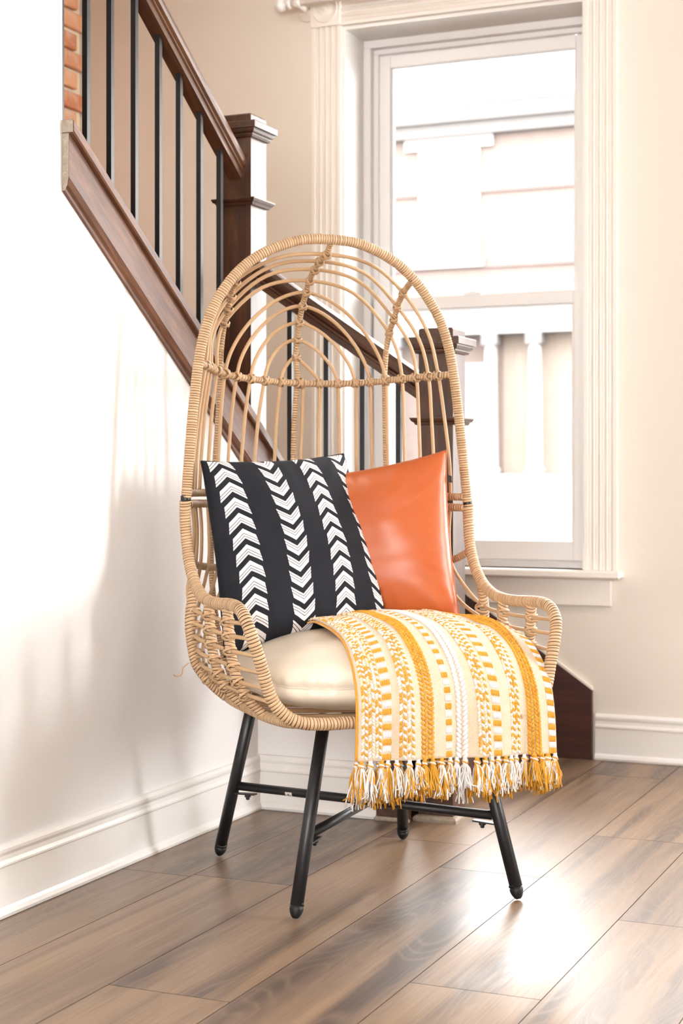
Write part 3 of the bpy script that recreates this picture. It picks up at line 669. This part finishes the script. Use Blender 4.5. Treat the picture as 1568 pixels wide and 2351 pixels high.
for (a, b, dz, r_) in ((0, 2, 0, .0098), (1, 3, -.018, .0098)):
    pa, pb = legp(a, .44), legp(b, .42); pa.z += dz; pb.z += dz; d = (pb - pa).normalized()
    pa += d * .014; pb -= d * .014
    bar_ = MB().tube([pa, pa.lerp(pb, .46), pa.lerp(pb, .47), pa.lerp(pb, .53), pa.lerp(pb, .54), pb], r_, 16, rf=lambda t: 1).build('stretcher', BLACK, chair, True)
    for p, e in ((pa, 1), (pb, -1)):
        m = MB(); q = p + d * e * .022; side = d.cross(Vector((0, 0, 1))).normalized() * .008; tip = p - d * e * .016
        for sgn in (-1,):
            m.prism([tip + side + Vector((0, 0, -.016)), tip - side + Vector((0, 0, -.016)), q + d * e * .02 - side + Vector((0, 0, -.0135)), q + d * e * .02 + side + Vector((0, 0, -.0135))], (0, 0, -.003))
        m.lathe([(.0075, 0), (.0075, -.006), (.0045, -.007), (.0045, -.011), (.003, -.0125)], q + Vector((0, 0, -.0165)), 10)
        m.build('bracket', BLACK, bar_)
    if a == 0:
        d2 = d; c0 = pa.lerp(pb, .215); s_ = d.cross(Vector((0, 0, 1))).normalized()
        if s_.y > 0: s_ = -s_
        m = MB(); L_ = .0085
        for i in range(5):
            a0 = -R(62) + R(13) * i
            n0 = s_ * math.cos(a0) + Vector((0, 0, 1)) * math.sin(a0); a1_ = a0 + R(13); n1_ = s_ * math.cos(a1_) + Vector((0, 0, 1)) * math.sin(a1_)
            m.add([c0 - d * L_ + n0 * .0101, c0 + d * L_ + n0 * .0101, c0 + d * L_ + n1_ * .0101, c0 - d * L_ + n1_ * .0101], [(0, 1, 2, 3)], 0)
        lb = m.build('paper_label', m_plain('label_paper', (0.55, 0.54, 0.52), 0.6), bar_, True)
        m = MB()
        for i in range(8):
            an = R(40 + 36 * i); an2 = R(40 + 36 * (i + 1))
            cc = c0 + d * .001; nn = (s_ * math.cos(R(-32)) + Vector((0, 0, 1)) * math.sin(R(-32))); vv = nn.cross(d)
            q = lambda an_, rr_: cc + nn * .0104 + d * (rr_ * math.cos(an_)) + vv * (rr_ * math.sin(an_))
            m.add([q(an, .0035), q(an2, .0035), q(an2, .0022), q(an, .0022)], [(0, 1, 2, 3)])
        m.build('print', BLACK, lb)
# a loose cane end at the left of the basket
MB().tube(spline([sh((-.352, .10, .462)), sh((-.366, .096, .452)), sh((-.372, .085, .440)), sh((-.384, .080, .436)), sh((-.392, .074, .440))], 5), .0013, 5).build('loose_cane', ROD, chair, True)

# ================================================================== CUSHIONS AND PILLOWS
def in_chair(m, name, mats, smooth, origin, parent=None):
    o = bpy.data.objects.new(name, m.mesh(name, mats, smooth, origin)); C.objects.link(o)
    if parent: o.parent = parent
    else: o.matrix_world = CM @ Matrix.Translation(origin)
    return o
LEATHER_C = N('cream_faux_leather')
def m_leather(name, c, c2, rough, sc=700):
    g = N(name); co = g.coord(); n1 = g.noise(co, 9, 3); n2 = g.noise(co, sc, 3, 0.6); n3 = g.noise(co, 60, 3)
    g.bump(g.math('ADD', n2, g.math('MULTIPLY', n3, 0.6)), 0.10, 0.0008)
    return g.fin(g.mix(n1, c, c2), rough, 0.5)
CREAM = m_leather('cream_cushion_cover', (0.74, 0.665, 0.545), (0.79, 0.72, 0.60), 0.36)
TAN = m_leather('cognac_leather', (0.36, 0.068, 0.011), (0.43, 0.096, 0.019), 0.38)
# seat cushion
def sq(a, p): c, s_ = math.cos(a), math.sin(a); return (abs(c) ** (2 / p) * (1 if c >= 0 else -1), abs(s_) ** (2 / p) * (1 if s_ >= 0 else -1))
def cushion_pt(a, t):
    """a: angle round the outline, t: -1 bottom pole .. 0 seam .. 1 top pole"""
    ex, ey = sq(a, 4.2); cx, cy, hx, hy = .002, -.025, .268, .294
    if ey > 0: hx *= 1 - .16 * ey ** 2
    k = math.cos(t * math.pi / 2) ** (.80 if t > 0 else .55); zz = math.sin(abs(t) * math.pi / 2)
    z = .452 + (zz ** 1.05 * .090 if t > 0 else -zz * .064)
    bul = .012 * math.sin(min(1, abs(t) * 2.2) * math.pi) * (1 if t > 0 else .6)
    p = Vector((cx + ex * (hx * k + bul), cy + ey * (hy * k + bul), z))
    pk = max(0, 1 - abs(t) / .30) * (.5 + .5 * math.sin(a * 31 + 2.0 * math.sin(a * 9)))
    p += Vector((-ex, -ey, 0)) * pk * .006 * (1 if t > 0 else .6)
    p.z += noise.noise((p.x * 8, p.y * 8, 3)) * .010 * zz
    return p
m = MB(); na, nt = 200, 60
for j in range(nt + 1):
    t = -1 + 2 * j / nt
    t = max(-.995, min(.995, t))
    for i in range(na): m.v.append(tuple(cushion_pt(2 * math.pi * i / na, t)))
for j in range(nt):
    for i in range(na): i2 = (i + 1) % na; m.f.append([j * na + i, j * na + i2, (j + 1) * na + i2, (j + 1) * na + i]); m.m.append(0)
m.f += [[i for i in reversed(range(na))], [nt * na + i for i in range(na)]]; m.m += [0, 0]
org = (0, -.03, .40)
cu = in_chair(m, 'seat_cushion', CREAM, True, org)
tag(cu, 'plump cream leather seat cushion lying in the wicker chair', 'cushion')
m = MB().tube([cushion_pt(2 * math.pi * i / 160, 0.0) + Vector((0, 0, .001)) for i in range(160)], .0016, 6, closed=True)
in_chair(m, 'seam', CREAM, True, org, cu)

def pillow(name, mat, TL, TR, BL, BR, th_f, th_b, seed, label, cat, wr=.006, pinch=.055, edge_lift=None):
    TL, TR, BL, BR = map(Vector, (TL, TR, BL, BR)); n = 56; m = MB(); uvs = []
    nrm = ((TR - TL).cross(TL - BL)).normalized()
    if nrm.y > 0: nrm = -nrm                                       # towards the front of the chair
    def pt(u, v, side):
        a, b = 2 * u - 1, 2 * v - 1
        # edges drawn in between the pointed corners
        au = a * (1 - pinch * (1 - b * b)); bv = b * (1 - pinch * (1 - a * a)); uu, vv = (au + 1) / 2, (bv + 1) / 2
        p = BL * ((1 - uu) * (1 - vv)) + BR * (uu * (1 - vv)) + TL * ((1 - uu) * vv) + TR * (uu * vv)
        e = max(0, (1 - a * a)) * max(0, (1 - b * b))
        h = e ** .42 * (th_f if side > 0 else th_b)
        ed = max(abs(a), abs(b))
        wn = noise.noise((u * 3.2 + seed, v * 3.2, seed * 1.7)) * wr * 1.9 * e ** .4
        wn += noise.noise((u * 3 + seed, v * 12, seed)) * wr * .35 * (e ** .3)
        rad = math.atan2(b, a); wn += math.sin(rad * 26 + 3 * math.sin(rad * 5 + seed)) * wr * .38 * max(0, ed - .55) * (1 - ed) * 8
        return p + nrm * side * (h + wn)
    g = [[.5 - .5 * math.cos(math.pi * k / n) * .55 - .5 * (1 - 2 * k / n) * .45 for k in range(n + 1)][k] for k in range(n + 1)]
    idx = {}
    for side in (1, -1):
        for j in range(n + 1):
            for i in range(n + 1):
                if side < 0 and (i in (0, n) or j in (0, n)): idx[(side, i, j)] = idx[(1, i, j)]; continue
                idx[(side, i, j)] = len(m.v); m.v.append(tuple(pt(g[i], g[j], side)))
    for side in (1, -1):
        for j in range(n):
            for i in range(n):
                q = [(i, j), (i + 1, j), (i + 1, j + 1), (i, j + 1)]
                if side < 0: q.reverse()
                m.f.append([idx[(side, *p)] for p in q]); m.m.append(0); uvs += [(g[p[0]], g[p[1]]) for p in q]
    lowest = min(m.v, key=lambda p: p[2]); cen = (BL + BR) / 2; org = (cen.x, cen.y, lowest[2])
    o = in_chair(m, name, mat, True, org); tag(o, label, cat)
    uv = o.data.uv_layers.new(name='UVMap'); uv.data.foreach_set('uv', [c for p in uvs for c in p])
    # flip to outward normals if needed
    bm = bmesh.new(); bm.from_mesh(o.data); bmesh.ops.recalc_face_normals(bm, faces=bm.faces[:]); bm.to_mesh(o.data); bm.free()
    loop = [pt(g[k], 0, 1) for k in range(n)] + [pt(1, g[k], 1) for k in range(n)] + [pt(g[n - k], 1, 1) for k in range(n)] + [pt(0, g[n - k], 1) for k in range(n)]
    return o, org, loop
def m_chevron():
    g = N('chevron_print'); uvn = g.n('ShaderNodeUVMap'); sep = g.n('ShaderNodeSeparateXYZ'); g.t.links.new(uvn.outputs[0], sep.inputs[0])
    u, v = sep.outputs[0], sep.outputs[1]
    ncol = g.math('DIVIDE', g.math('ADD', g.math('ADD', u, .055), g.math('MULTIPLY', g.math('SUBTRACT', v, 1.0), .07)), .275); idx = g.math('FLOOR', ncol); fx = g.math('ABSOLUTE', g.math('SUBTRACT', g.math('FRACT', ncol), .5))
    odd = g.math('MODULO', idx, 2.0); sgn = g.math('SUBTRACT', 1.0, g.math('MULTIPLY', odd, 2.0))
    # rising chevrons in even columns, falling in odd
    t = g.math('ADD', g.math('MULTIPLY', v, 11.6), g.math('MULTIPLY', idx, .37))
    t = g.math('MULTIPLY', t, sgn); t = g.math('ADD', t, g.math('MULTIPLY', fx, 2.35)); fr = g.math('FRACT', g.math('ADD', t, 40.0))
    def band(a, b): return g.math('MULTIPLY', g.math('GREATER_THAN', fr, a), g.math('LESS_THAN', fr, b))
    on = g.math('ADD', g.math('ADD', band(.715, .99), band(.54, .675)), band(.365, .50))
    inside = g.math('LESS_THAN', fx, g.math('ADD', .245, g.math('MULTIPLY', g.math('SUBTRACT', .5, fr), .05)))
    on = g.math('MULTIPLY', on, inside)
    co = g.coord(); n1 = g.noise(co, 700, 3); n2 = g.noise(co, 14, 3)
    blk = g.mix(n2, (0.007, 0.0078, 0.011), (0.017, 0.018, 0.024)); wht = g.mix(n1, (0.72, 0.67, 0.68), (0.80, 0.76, 0.76))
    g.bump(n1, 0.3, 0.0008); m = g.fin(g.mix(on, blk, wht), 0.85, 0.2); pass
    return m
BLKCLOTH = m_plain('black_cotton', (0.012, 0.013, 0.017), 0.9, 0.2, 0, 700, 0.3)
pl, po, loop = pillow('throw_pillow', m_chevron(), (-.300, .190, .905), (.090, .330, .925), (-.290, .040, .485), (.105, .090, .545), .078, .05, 3.1, 'black cotton throw pillow printed with four columns of white chevrons', 'pillow', wr=.006)
in_chair(MB().tube(loop, .0018, 5, closed=True), 'piping', BLKCLOTH, True, po, pl)
pl2, po2, loop2 = pillow('throw_pillow', TAN, (-.015, .345, .868), (.278, .150, .932), (-.01, .245, .50), (.274, .060, .538), .078, .05, 8.4, 'plain orange-brown leather throw pillow behind the chevron pillow', 'pillow', wr=.006, pinch=.06)
in_chair(MB().tube(loop2, .0014, 5, closed=True), 'piping', TAN, True, po2, pl2)
tp = loop2[56 + 45]; tpn = Vector((.012, -.004, -.004))
in_chair(MB().prism([tp, tp + tpn, tp + tpn + Vector((.001, 0, -.016)), tp + Vector((0, 0, -.016))], (0, .0015, 0)), 'seam_tag', m_plain('tag_fabric', (0.02, 0.012, 0.01), .8), False, po2, pl2)

# ================================================================== THE THROW BLANKET
TL_ = [(-.10, .13, .535), (-.10, .05, .553), (-.102, -.04, .560), (-.107, -.13, .553), (-.113, -.22, .536), (-.125, -.30, .500), (-.133, -.35, .450), (-.137, -.366, .39), (-.140, -.372, .319)]
TQ_ = [(.0, .19, .538), (.0, .10, .560), (-.002, -.01, .569), (-.004, -.12, .566), (-.008, -.225, .548), (-.015, -.31, .505), (-.020, -.356, .450), (-.024, -.370, .39), (-.026, -.374, .318)]
TM_ = [(.09, .21, .54), (.09, .12, .562), (.09, .0, .571), (.09, -.12, .567), (.09, -.225, .550), (.09, -.308, .505), (.09, -.352, .450), (.09, -.364, .39), (.09, -.368, .314)]
TP_ = [(.19, .16, .545), (.19, .09, .561), (.19, -.01, .566), (.193, -.12, .561), (.196, -.215, .546), (.198, -.292, .504), (.199, -.336, .450), (.199, -.35, .39), (.199, -.356, .309)]
TR_ = [(.270, .07, .552), (.280, .02, .553), (.287, -.05, .550), (.293, -.13, .544), (.298, -.205, .530), (.302, -.268, .50), (.303, -.313, .45), (.303, -.332, .39), (.303, -.340, .306)]
COLS = [[Vector(p) for p in spline(c, 12)] for c in (TL_, TQ_, TM_, TP_, TR_)]
def arcpos(c, t):
    if not hasattr(arcpos, 'L'): arcpos.L = {}
    k = id(c)
    if k not in arcpos.L:
        L = [0]
        for a, b in zip(c, c[1:]): L.append(L[-1] + (b - a).length)
        arcpos.L[k] = L
    L = arcpos.L[k]; d = max(0, min(1, t)) * L[-1]; lo_i, hi_i = 0, len(L) - 1
    while hi_i - lo_i > 1:
        mid_ = (lo_i + hi_i) // 2
        if L[mid_] <= d: lo_i = mid_
        else: hi_i = mid_
    return c[lo_i].lerp(c[hi_i], (d - L[lo_i]) / max(1e-9, L[hi_i] - L[lo_i]))
def cr4(p0, p1, p2, p3, t): return p1 + ((p2 - p0) * t + (p0 * 2 - p1 * 5 + p2 * 4 - p3) * t * t + (p1 * 3 - p0 - p2 * 3 + p3) * t**3) * .5
def TS(u, t):
    """throw surface: u left..right 0..1, t back..hem 0..1"""
    P = [arcpos(c, t) for c in COLS]; q = u * 4; i = max(0, min(3, int(q))); f_ = q - i
    g = lambda k: P[k] if 0 <= k <= 4 else (P[0] * 2 - P[1] if k < 0 else P[4] * 2 - P[3])
    p = cr4(g(i - 1), g(i), g(i + 1), g(i + 2), f_)
    hang = max(0, (t - .62) / .38)
    p.y += hang * (.0065 * math.sin(u * 17 + .6) + .0035 * math.sin(u * 39 + 2)) ; p.x += hang * .002 * math.sin(u * 23)
    p.z += (1 - hang) * .0035 * noise.noise((u * 6, t * 7, 2.2)) + (-.006 * math.exp(-((u - .80) / .05) ** 2) * math.exp(-((t - .42) / .14) ** 2)) + .010 * math.exp(-((u - .90) / .05) ** 2) * math.exp(-((t - .40) / .14) ** 2)
    return p
def TF(u, t):
    e = .004; p = TS(u, t); du = (TS(min(1.05, u + e), t) - TS(u - e, t)).normalized(); dt = (TS(u, min(1, t + e)) - TS(u, max(0, t - e))).normalized()
    n_ = dt.cross(du) * -1; n_ = n_ if n_.z - n_.y > 0 else -n_
    return p, du, dt, n_.normalized()
TLEN = .60
def m_weave(name, c1, c2, sc):
    g = N(name); uvn = g.n('ShaderNodeUVMap'); mp = g.n('ShaderNodeMapping'); g.t.links.new(uvn.outputs[0], mp.inputs[0]); mp.inputs['Scale'].default_value = (.43 * sc, .60 * sc, 1)
    ck = g.n('ShaderNodeTexChecker'); g.t.links.new(mp.outputs[0], ck.inputs[0]); ck.inputs['Scale'].default_value = 1.0
    co = g.coord(); n1 = g.noise(co, 420, 3, .65); n2 = g.noise(co, 35, 3)
    f_ = g.math('ADD', g.math('MULTIPLY', ck.outputs[1], .42), g.math('MULTIPLY', g.math('SUBTRACT', n1, .42), 1.1))
    f_ = g.math('ADD', f_, g.math('MULTIPLY', g.math('SUBTRACT', n2, .5), .5)); g.bump(g.math('ADD', ck.outputs[1], n1), .35, .0008)
    m = g.fin(g.mix(f_, c1, c2), .9, .15); g.b.inputs['Sheen Weight'].default_value = .2; return m
MUST = m_plain('mustard_yarn', (0.60, 0.300, 0.040), 0.9, 0.15, 0, 600, .5)
MUST2 = m_plain('amber_yarn', (0.54, 0.245, 0.026), 0.9, 0.15, 0, 600, .5)
WYARN = m_plain('white_yarn', (0.80, 0.77, 0.75), 0.9, 0.15, 0, 600, .5)
CYARN = m_plain('cream_yarn', (0.76, 0.64, 0.45), 0.9, 0.15, 0, 600, .5)
WEAVE = m_weave('cream_and_mustard_weave', (0.67, 0.595, 0.48), (0.47, 0.29, 0.125), 640)
UNDER = m_weave('mustard_underside', (0.64, 0.30, 0.035), (0.56, 0.24, 0.02), 300)
def sheet(u0, u1, t0, t1, off, nu, nt, th):
    m = MB(); uv = []
    for s in (0, 1):
        for j in range(nt + 1):
            for i in range(nu + 1):
                u = u0 + (u1 - u0) * i / nu; t = t0 + (t1 - t0) * j / nt; p, du, dt, n_ = TF(u, t); m.v.append(tuple(p + n_ * (off - s * th)))
    N1 = (nu + 1) * (nt + 1)
    def q(s, i, j): return s * N1 + j * (nu + 1) + i
    def c(i, j): return (u0 + (u1 - u0) * i / nu, t0 + (t1 - t0) * j / nt)
    def face(ids, cs): m.f.append(ids); m.m.append(0); uv.extend(cs)
    for j in range(nt):
        for i in range(nu):
            k = [(i, j), (i + 1, j), (i + 1, j + 1), (i, j + 1)]
            face([q(0, *p) for p in k], [c(*p) for p in k]); k = k[::-1]; face([q(1, *p) for p in k], [c(*p) for p in k])
    for i in range(nu):
        for j in (0, nt): face([q(0, i, j), q(0, i + 1, j), q(1, i + 1, j), q(1, i, j)], [c(i, j)] * 4)
    for j in range(nt):
        for i in (0, nu): face([q(0, i, j), q(0, i, j + 1), q(1, i, j + 1), q(1, i, j)], [c(i, j)] * 4)
    return m, uv
def addsheet(name, mat, parent, org, **kw):
    m, uv = sheet(**kw); o = in_chair(m, name, mat, True, org, parent)
    l = o.data.uv_layers.new(name='UVMap'); l.data.foreach_set('uv', [x for p in uv for x in p]); return o
torg = (.08, -.1, .30)
thr = bpy.data.objects.new('throw_blanket', None); C.objects.link(thr); thr.matrix_world = CM @ Matrix.Translation(torg)
tag(thr, 'mustard and cream striped woven throw with knotted fringe draped over the seat', 'blanket')
addsheet('cloth', WEAVE, thr, torg, u0=0.0, u1=1.0, t0=0.0, t1=1.0, off=.004, nu=70, nt=110, th=.0025)
addsheet('under_layer', UNDER, thr, torg, u0=-.007, u1=.985, t0=0.0, t1=1.0, off=-.0005, nu=36, nt=80, th=.0035)
BANDS = [('twist', .012, .100), ('check', .104, .150), ('twist', .184, .248), ('braid', .274, .342), ('check', .398, .432), ('white', .455, .520), ('twist', .552, .616), ('check', .634, .682), ('twist', .738, .800), ('braid', .836, .905), ('check', .956, .996)]
def stitch(m, u, t, lu, lt, th, slant, mi, lift=.0):
    p, du, dt, n_ = TF(u, t); a = (dt * math.cos(slant) + du * math.sin(slant)); b = a.cross(n_).normalized()
    m.ell(p + n_ * (.0045 + lift), b * lu, n_ * th, a * lt, mi, 6, 4)
for kind, u0, u1 in BANDS:
    m = MB(); wd = (u1 - u0) * .43
    if kind == 'check':
        n_ = 48
        for k in range(n_):
            t0, t1 = k / n_ + .001, (k + 1) / n_ - .001; vs = []
            nn = 5
            for i in range(nn):                      # ribbed block: short yarns side by side
                ua, ub = u0 + (u1 - u0) * i / nn, u0 + (u1 - u0) * (i + 1) / nn
                stitch(m, (ua + ub) / 2, (t0 + t1) / 2, wd / nn * .62, (t1 - t0) * TLEN * .60, .0021, 0, k % 2, -.0004)
        o = in_chair(m, 'checked_stripe', [WYARN, MUST], True, torg, thr)
    elif kind in ('braid', 'white'):
        n_ = 78
        for k in range(n_):
            t = (k + .5) / n_
            if kind == 'white':
                for s in (0, 1):
                    stitch(m, u0 + (u1 - u0) * (.27 + .46 * s), t + (.004 if s else 0), wd * .14, wd * .30, .0032, (-.62 if s else .62), 0)
            else:
                for s in range(4):
                    stitch(m, u0 + (u1 - u0) * (.13 + .245 * s), t + (.004 if s % 2 else 0), wd * .115, wd * .20, .0030, (-.62 if s % 2 else .62) , random.choice((0, 0, 1)))
        o = in_chair(m, 'braided_stripe', [WYARN] if kind == 'white' else [MUST, MUST2], True, torg, thr)
    else:
        n_ = 104; nc = 6 if u1 - u0 > .08 else 4
        for s in range(nc):
            for k in range(n_):
                t = (k + .5 + (.5 if s % 2 else 0)) / n_
                if t > .995: continue
                mi = (k + s) % 2 if s in (1, nc - 1) else random.choice((0, 1, 2))
                stitch(m, u0 + (u1 - u0) * (s + .5) / nc, t, wd / nc * .42, wd / nc * .72, .0024, (.55 if s % 2 else -.55), mi)
        o = in_chair(m, 'twisted_stripe', [MUST, WYARN, CYARN], True, torg, thr)
    tag(o, kind='stuff')
# fringe: knotted tassels along the hem
def tassel(u, off, length, mixw, seed, spread=.014):
    rnd = random.Random(seed); p, du, dt, n_ = TF(u, .998); p = p + n_ * off; m = MB(); dn = Vector((0, 0, -1))
    kc = p + dn * .010; mk = 0 if rnd.random() < mixw else 1
    m.ell(kc, du * .0062, n_ * .0056, dn * .0068, mk, 8, 6)
    m.tube(spline([kc + du * -.006 + dn * -.002, kc + n_ * .0058, kc + du * .006 + dn * .003], 4), .0018, 5, 1 - mk)
    m.tube([p, p + dn * .006], .0042, 6, mk)
    lean = rnd.uniform(-.25, .25)
    for k in range(34):
        mi = 0 if rnd.random() < mixw else 1; a = rnd.uniform(0, 6.28); r = rnd.random() ** .6
        e = Vector(du * (math.cos(a) * r * spread + lean * length * .5) + n_ * (math.sin(a) * r * spread * .8))
        L = length * rnd.uniform(.72, 1.05); b = kc + dn * .004 + du * math.cos(a) * .003 + n_ * math.sin(a) * .003; pts = [b]
        w1, w2, f1 = rnd.uniform(-.004, .004), rnd.uniform(-.004, .004), rnd.uniform(1, 2.4)
        for q in range(1, 7):
            s = q / 6; pts.append(b + e * (s ** .75) + dn * (L * s) + du * (w1 * math.sin(s * 3.1 * f1)) + n_ * (w2 * math.sin(s * 4 * f1)))
        if rnd.random() < .12: pts[-1] += du * rnd.uniform(-.010, .010) + Vector((0, 0, .006))
        m.tube(pts, rnd.uniform(.0010, .0019), 4, mi)
    return m
nT = 25
for k in range(nT):
    u = .018 + .966 * k / (nT - 1) + random.uniform(-.007, .007)
    kind = next((b[0] for b in BANDS if b[1] - .01 <= u <= b[2] + .01), 'plain')
    mixw = {'braid': .95, 'white': .02, 'check': .6, 'twist': .38, 'plain': .4}[kind]
    in_chair(tassel(u, .003, random.uniform(.050, .068), mixw, 100 + k), 'tassel', [MUST, WYARN], True, torg, thr)
for k in range(22):
    u = .006 + .96 * k / 21 + random.uniform(-.005, .01)
    in_chair(tassel(u, -.012, random.uniform(.058, .082) - .018 * max(0, u - .55), random.choice((.95, .9, .45, .8)), 300 + k, .017), 'tassel', [MUST2, WYARN], True, torg, thr)
# ================================================================== OUTSIDE
GZ = -.75
def m_far(name, c, rough=.8):
    return m_plain(name, c, rough, .2, 0, 3, .1)
g = N('far_brick'); co = g.coord(rot=(R(90), 0, 0)); br = g.n('ShaderNodeTexBrick'); g.t.links.new(co, br.inputs[0])
br.inputs['Scale'].default_value = 4.3; br.inputs['Color1'].default_value = (0.112, 0.088, 0.079, 1); br.inputs['Color2'].default_value = (0.104, 0.081, 0.072, 1); br.inputs['Mortar'].default_value = (0.104, 0.0862, 0.0793, 1)
FBRICK = g.fin(br.outputs[0], .9, .1)
FW = m_far('painted_stone', (0.1848, 0.1809, 0.1771)); FG = m_far('grey_stone', (0.088, 0.083, 0.081)); FGL = m_plain('far_window_glass', (0.1694, 0.1694, 0.1733), .1); FPINK = m_far('terracotta_course', (0.092, 0.070, 0.065))
YF = 30.0; HX = -9.2
hb = thing('brick_house', 'pale sunlit brick house with a columned porch across the street', 'house', (HX, YF, GZ)); ho = (HX, YF, GZ)
def hp(m, name, mat, parent=hb, smooth=False): return MB.build(m_shift(m, ho), name, mat, parent, smooth)
hp(MB().box((-17, YF, GZ), (0, YF + 6, 8.0)), 'wall', FBRICK)
cn = hp(MB().box((-17, YF - .32, 7.80), (0, YF, 8.12)).box((-17, YF - .2, 7.55), (0, YF, 7.80)), 'cornice', FG)
hp(MB().box((-17, YF - .36, 8.12), (0, YF, 8.3)), 'parapet', FW, cn)
hp(MB().box((-17, YF - .06, 6.42), (0, YF, 6.52)), 'brick_course', FPINK)
hp(MB().box((-17, YF - .06, 4.95), (0, YF, 5.10)), 'brick_course', FPINK)
for x in (-11.36, -14.6, -6.4):
    f = hp(MB().box((x - .28, YF - .1, 7.32), (x + 1.56, YF, 7.62)).box((x - .1, YF - .12, 4.98), (x + 1.38, YF, 5.12)).box((x, YF - .05, 5.12), (x + .09, YF, 7.32)).box((x + 1.19, YF - .05, 5.12), (x + 1.28, YF, 7.32)).box((x + .09, YF - .045, 6.15), (x + 1.19, YF, 6.25)), 'window', FW)
    hp(MB().box((x + .09, YF - .015, 5.12), (x + 1.19, YF, 7.32)), 'pane', FGL, f)
PBR = m_far('porch_brick_lightened', (0.1424, 0.1155, 0.0963))  # orange-toned brick, colour lightened to offset shade under the porch roof
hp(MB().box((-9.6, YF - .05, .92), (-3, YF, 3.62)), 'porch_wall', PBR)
pr_ = hp(MB().box((-13, YF - .55, 3.62), (-3, YF - .01, 3.95)).box((-13, YF - .6, 3.95), (-3, YF - .01, 4.05)), 'porch_roof', FW)
hp(MB().box((-13, YF - .55, GZ), (-3, YF - .01, .92)), 'porch_base', FW)
for x in (-11.7, -9.73, -8.85, -5.9):
    cl = hp(MB().lathe([(.19, .92), (.19, 1.02), (.145, 1.06), (.13, 2.3), (.115, 3.40)], (x, YF - .42, 0), 20), 'column', FW, hb, True)
    hp(MB().box((x - .16, YF - .55, 3.40), (x + .16, YF - .26, 3.62)), 'capital', FG, cl)
dr = hp(MB().box((-10.75, YF - .05, .92), (-9.75, YF, 3.1)), 'porch_door', FW)
hp(MB().box((-10.6, YF - .07, 1.2), (-9.9, YF - .04, 2.4)), 'pane', m_plain('door_glass', (0.0963, 0.104, 0.1078), .3), dr)
struct(MB().box((-40, YW + .25, GZ - .2), (25, 60, GZ)).build('ground_street', m_far('pale_asphalt', (0.1078, 0.1055, 0.1032))))
# a parked car
CX, CY = -5.3, 15.5
car = thing('parked_car', 'pale parked car in the street outside the window', 'car', (CX, CY, GZ)); co_ = (CX, CY, GZ)
CARP = m_plain('white_car_paint', (0.1232, 0.1232, 0.1232), .4, .5, 0, 0, 0, .5); CARG = m_plain('car_glass', (0.0655, 0.0693, 0.0693), .3)
def cp(m, name, mat, parent=car, smooth=False): return MB.build(m_shift(m, co_), name, mat, parent, smooth)
bx = [(-2.2, .35), (-2.25, .75), (-2.1, .92), (-1.25, 1.0), (-.55, 1.48), (.9, 1.52), (1.75, 1.05), (2.15, .95), (2.22, .6), (2.15, .35)]
body = cp(MB().prism([(CX + x, CY - .85, GZ + z) for x, z in bx], (0, 1.7, 0)), 'body', CARP)
cp(MB().prism([(CX + x, CY - .86, GZ + z) for x, z in [(-1.05, 1.03), (-.48, 1.40), (.12, 1.43), (.12, 1.03)]], (0, .02, 0)), 'side_window', CARG, body)
cp(MB().prism([(CX + x, CY - .86, GZ + z) for x, z in [(.20, 1.03), (.20, 1.43), (.85, 1.44), (1.45, 1.06)]], (0, .02, 0)), 'side_window', CARG, body)
for x in (-1.4, 1.4):
    wh = cp(MB().lathe([(.20, -.1), (.31, -.1), (.33, -.06), (.33, .08)], (CX + x, CY - .80, GZ + .33), 24, 0, 'Y'), 'wheel', RUBBER, car, True)
    cp(MB().lathe([(.05, -.12), (.19, -.105), (.2, -.09)], (CX + x, CY - .80, GZ + .33), 20, 0, 'Y'), 'hubcap', STEEL, wh, True)
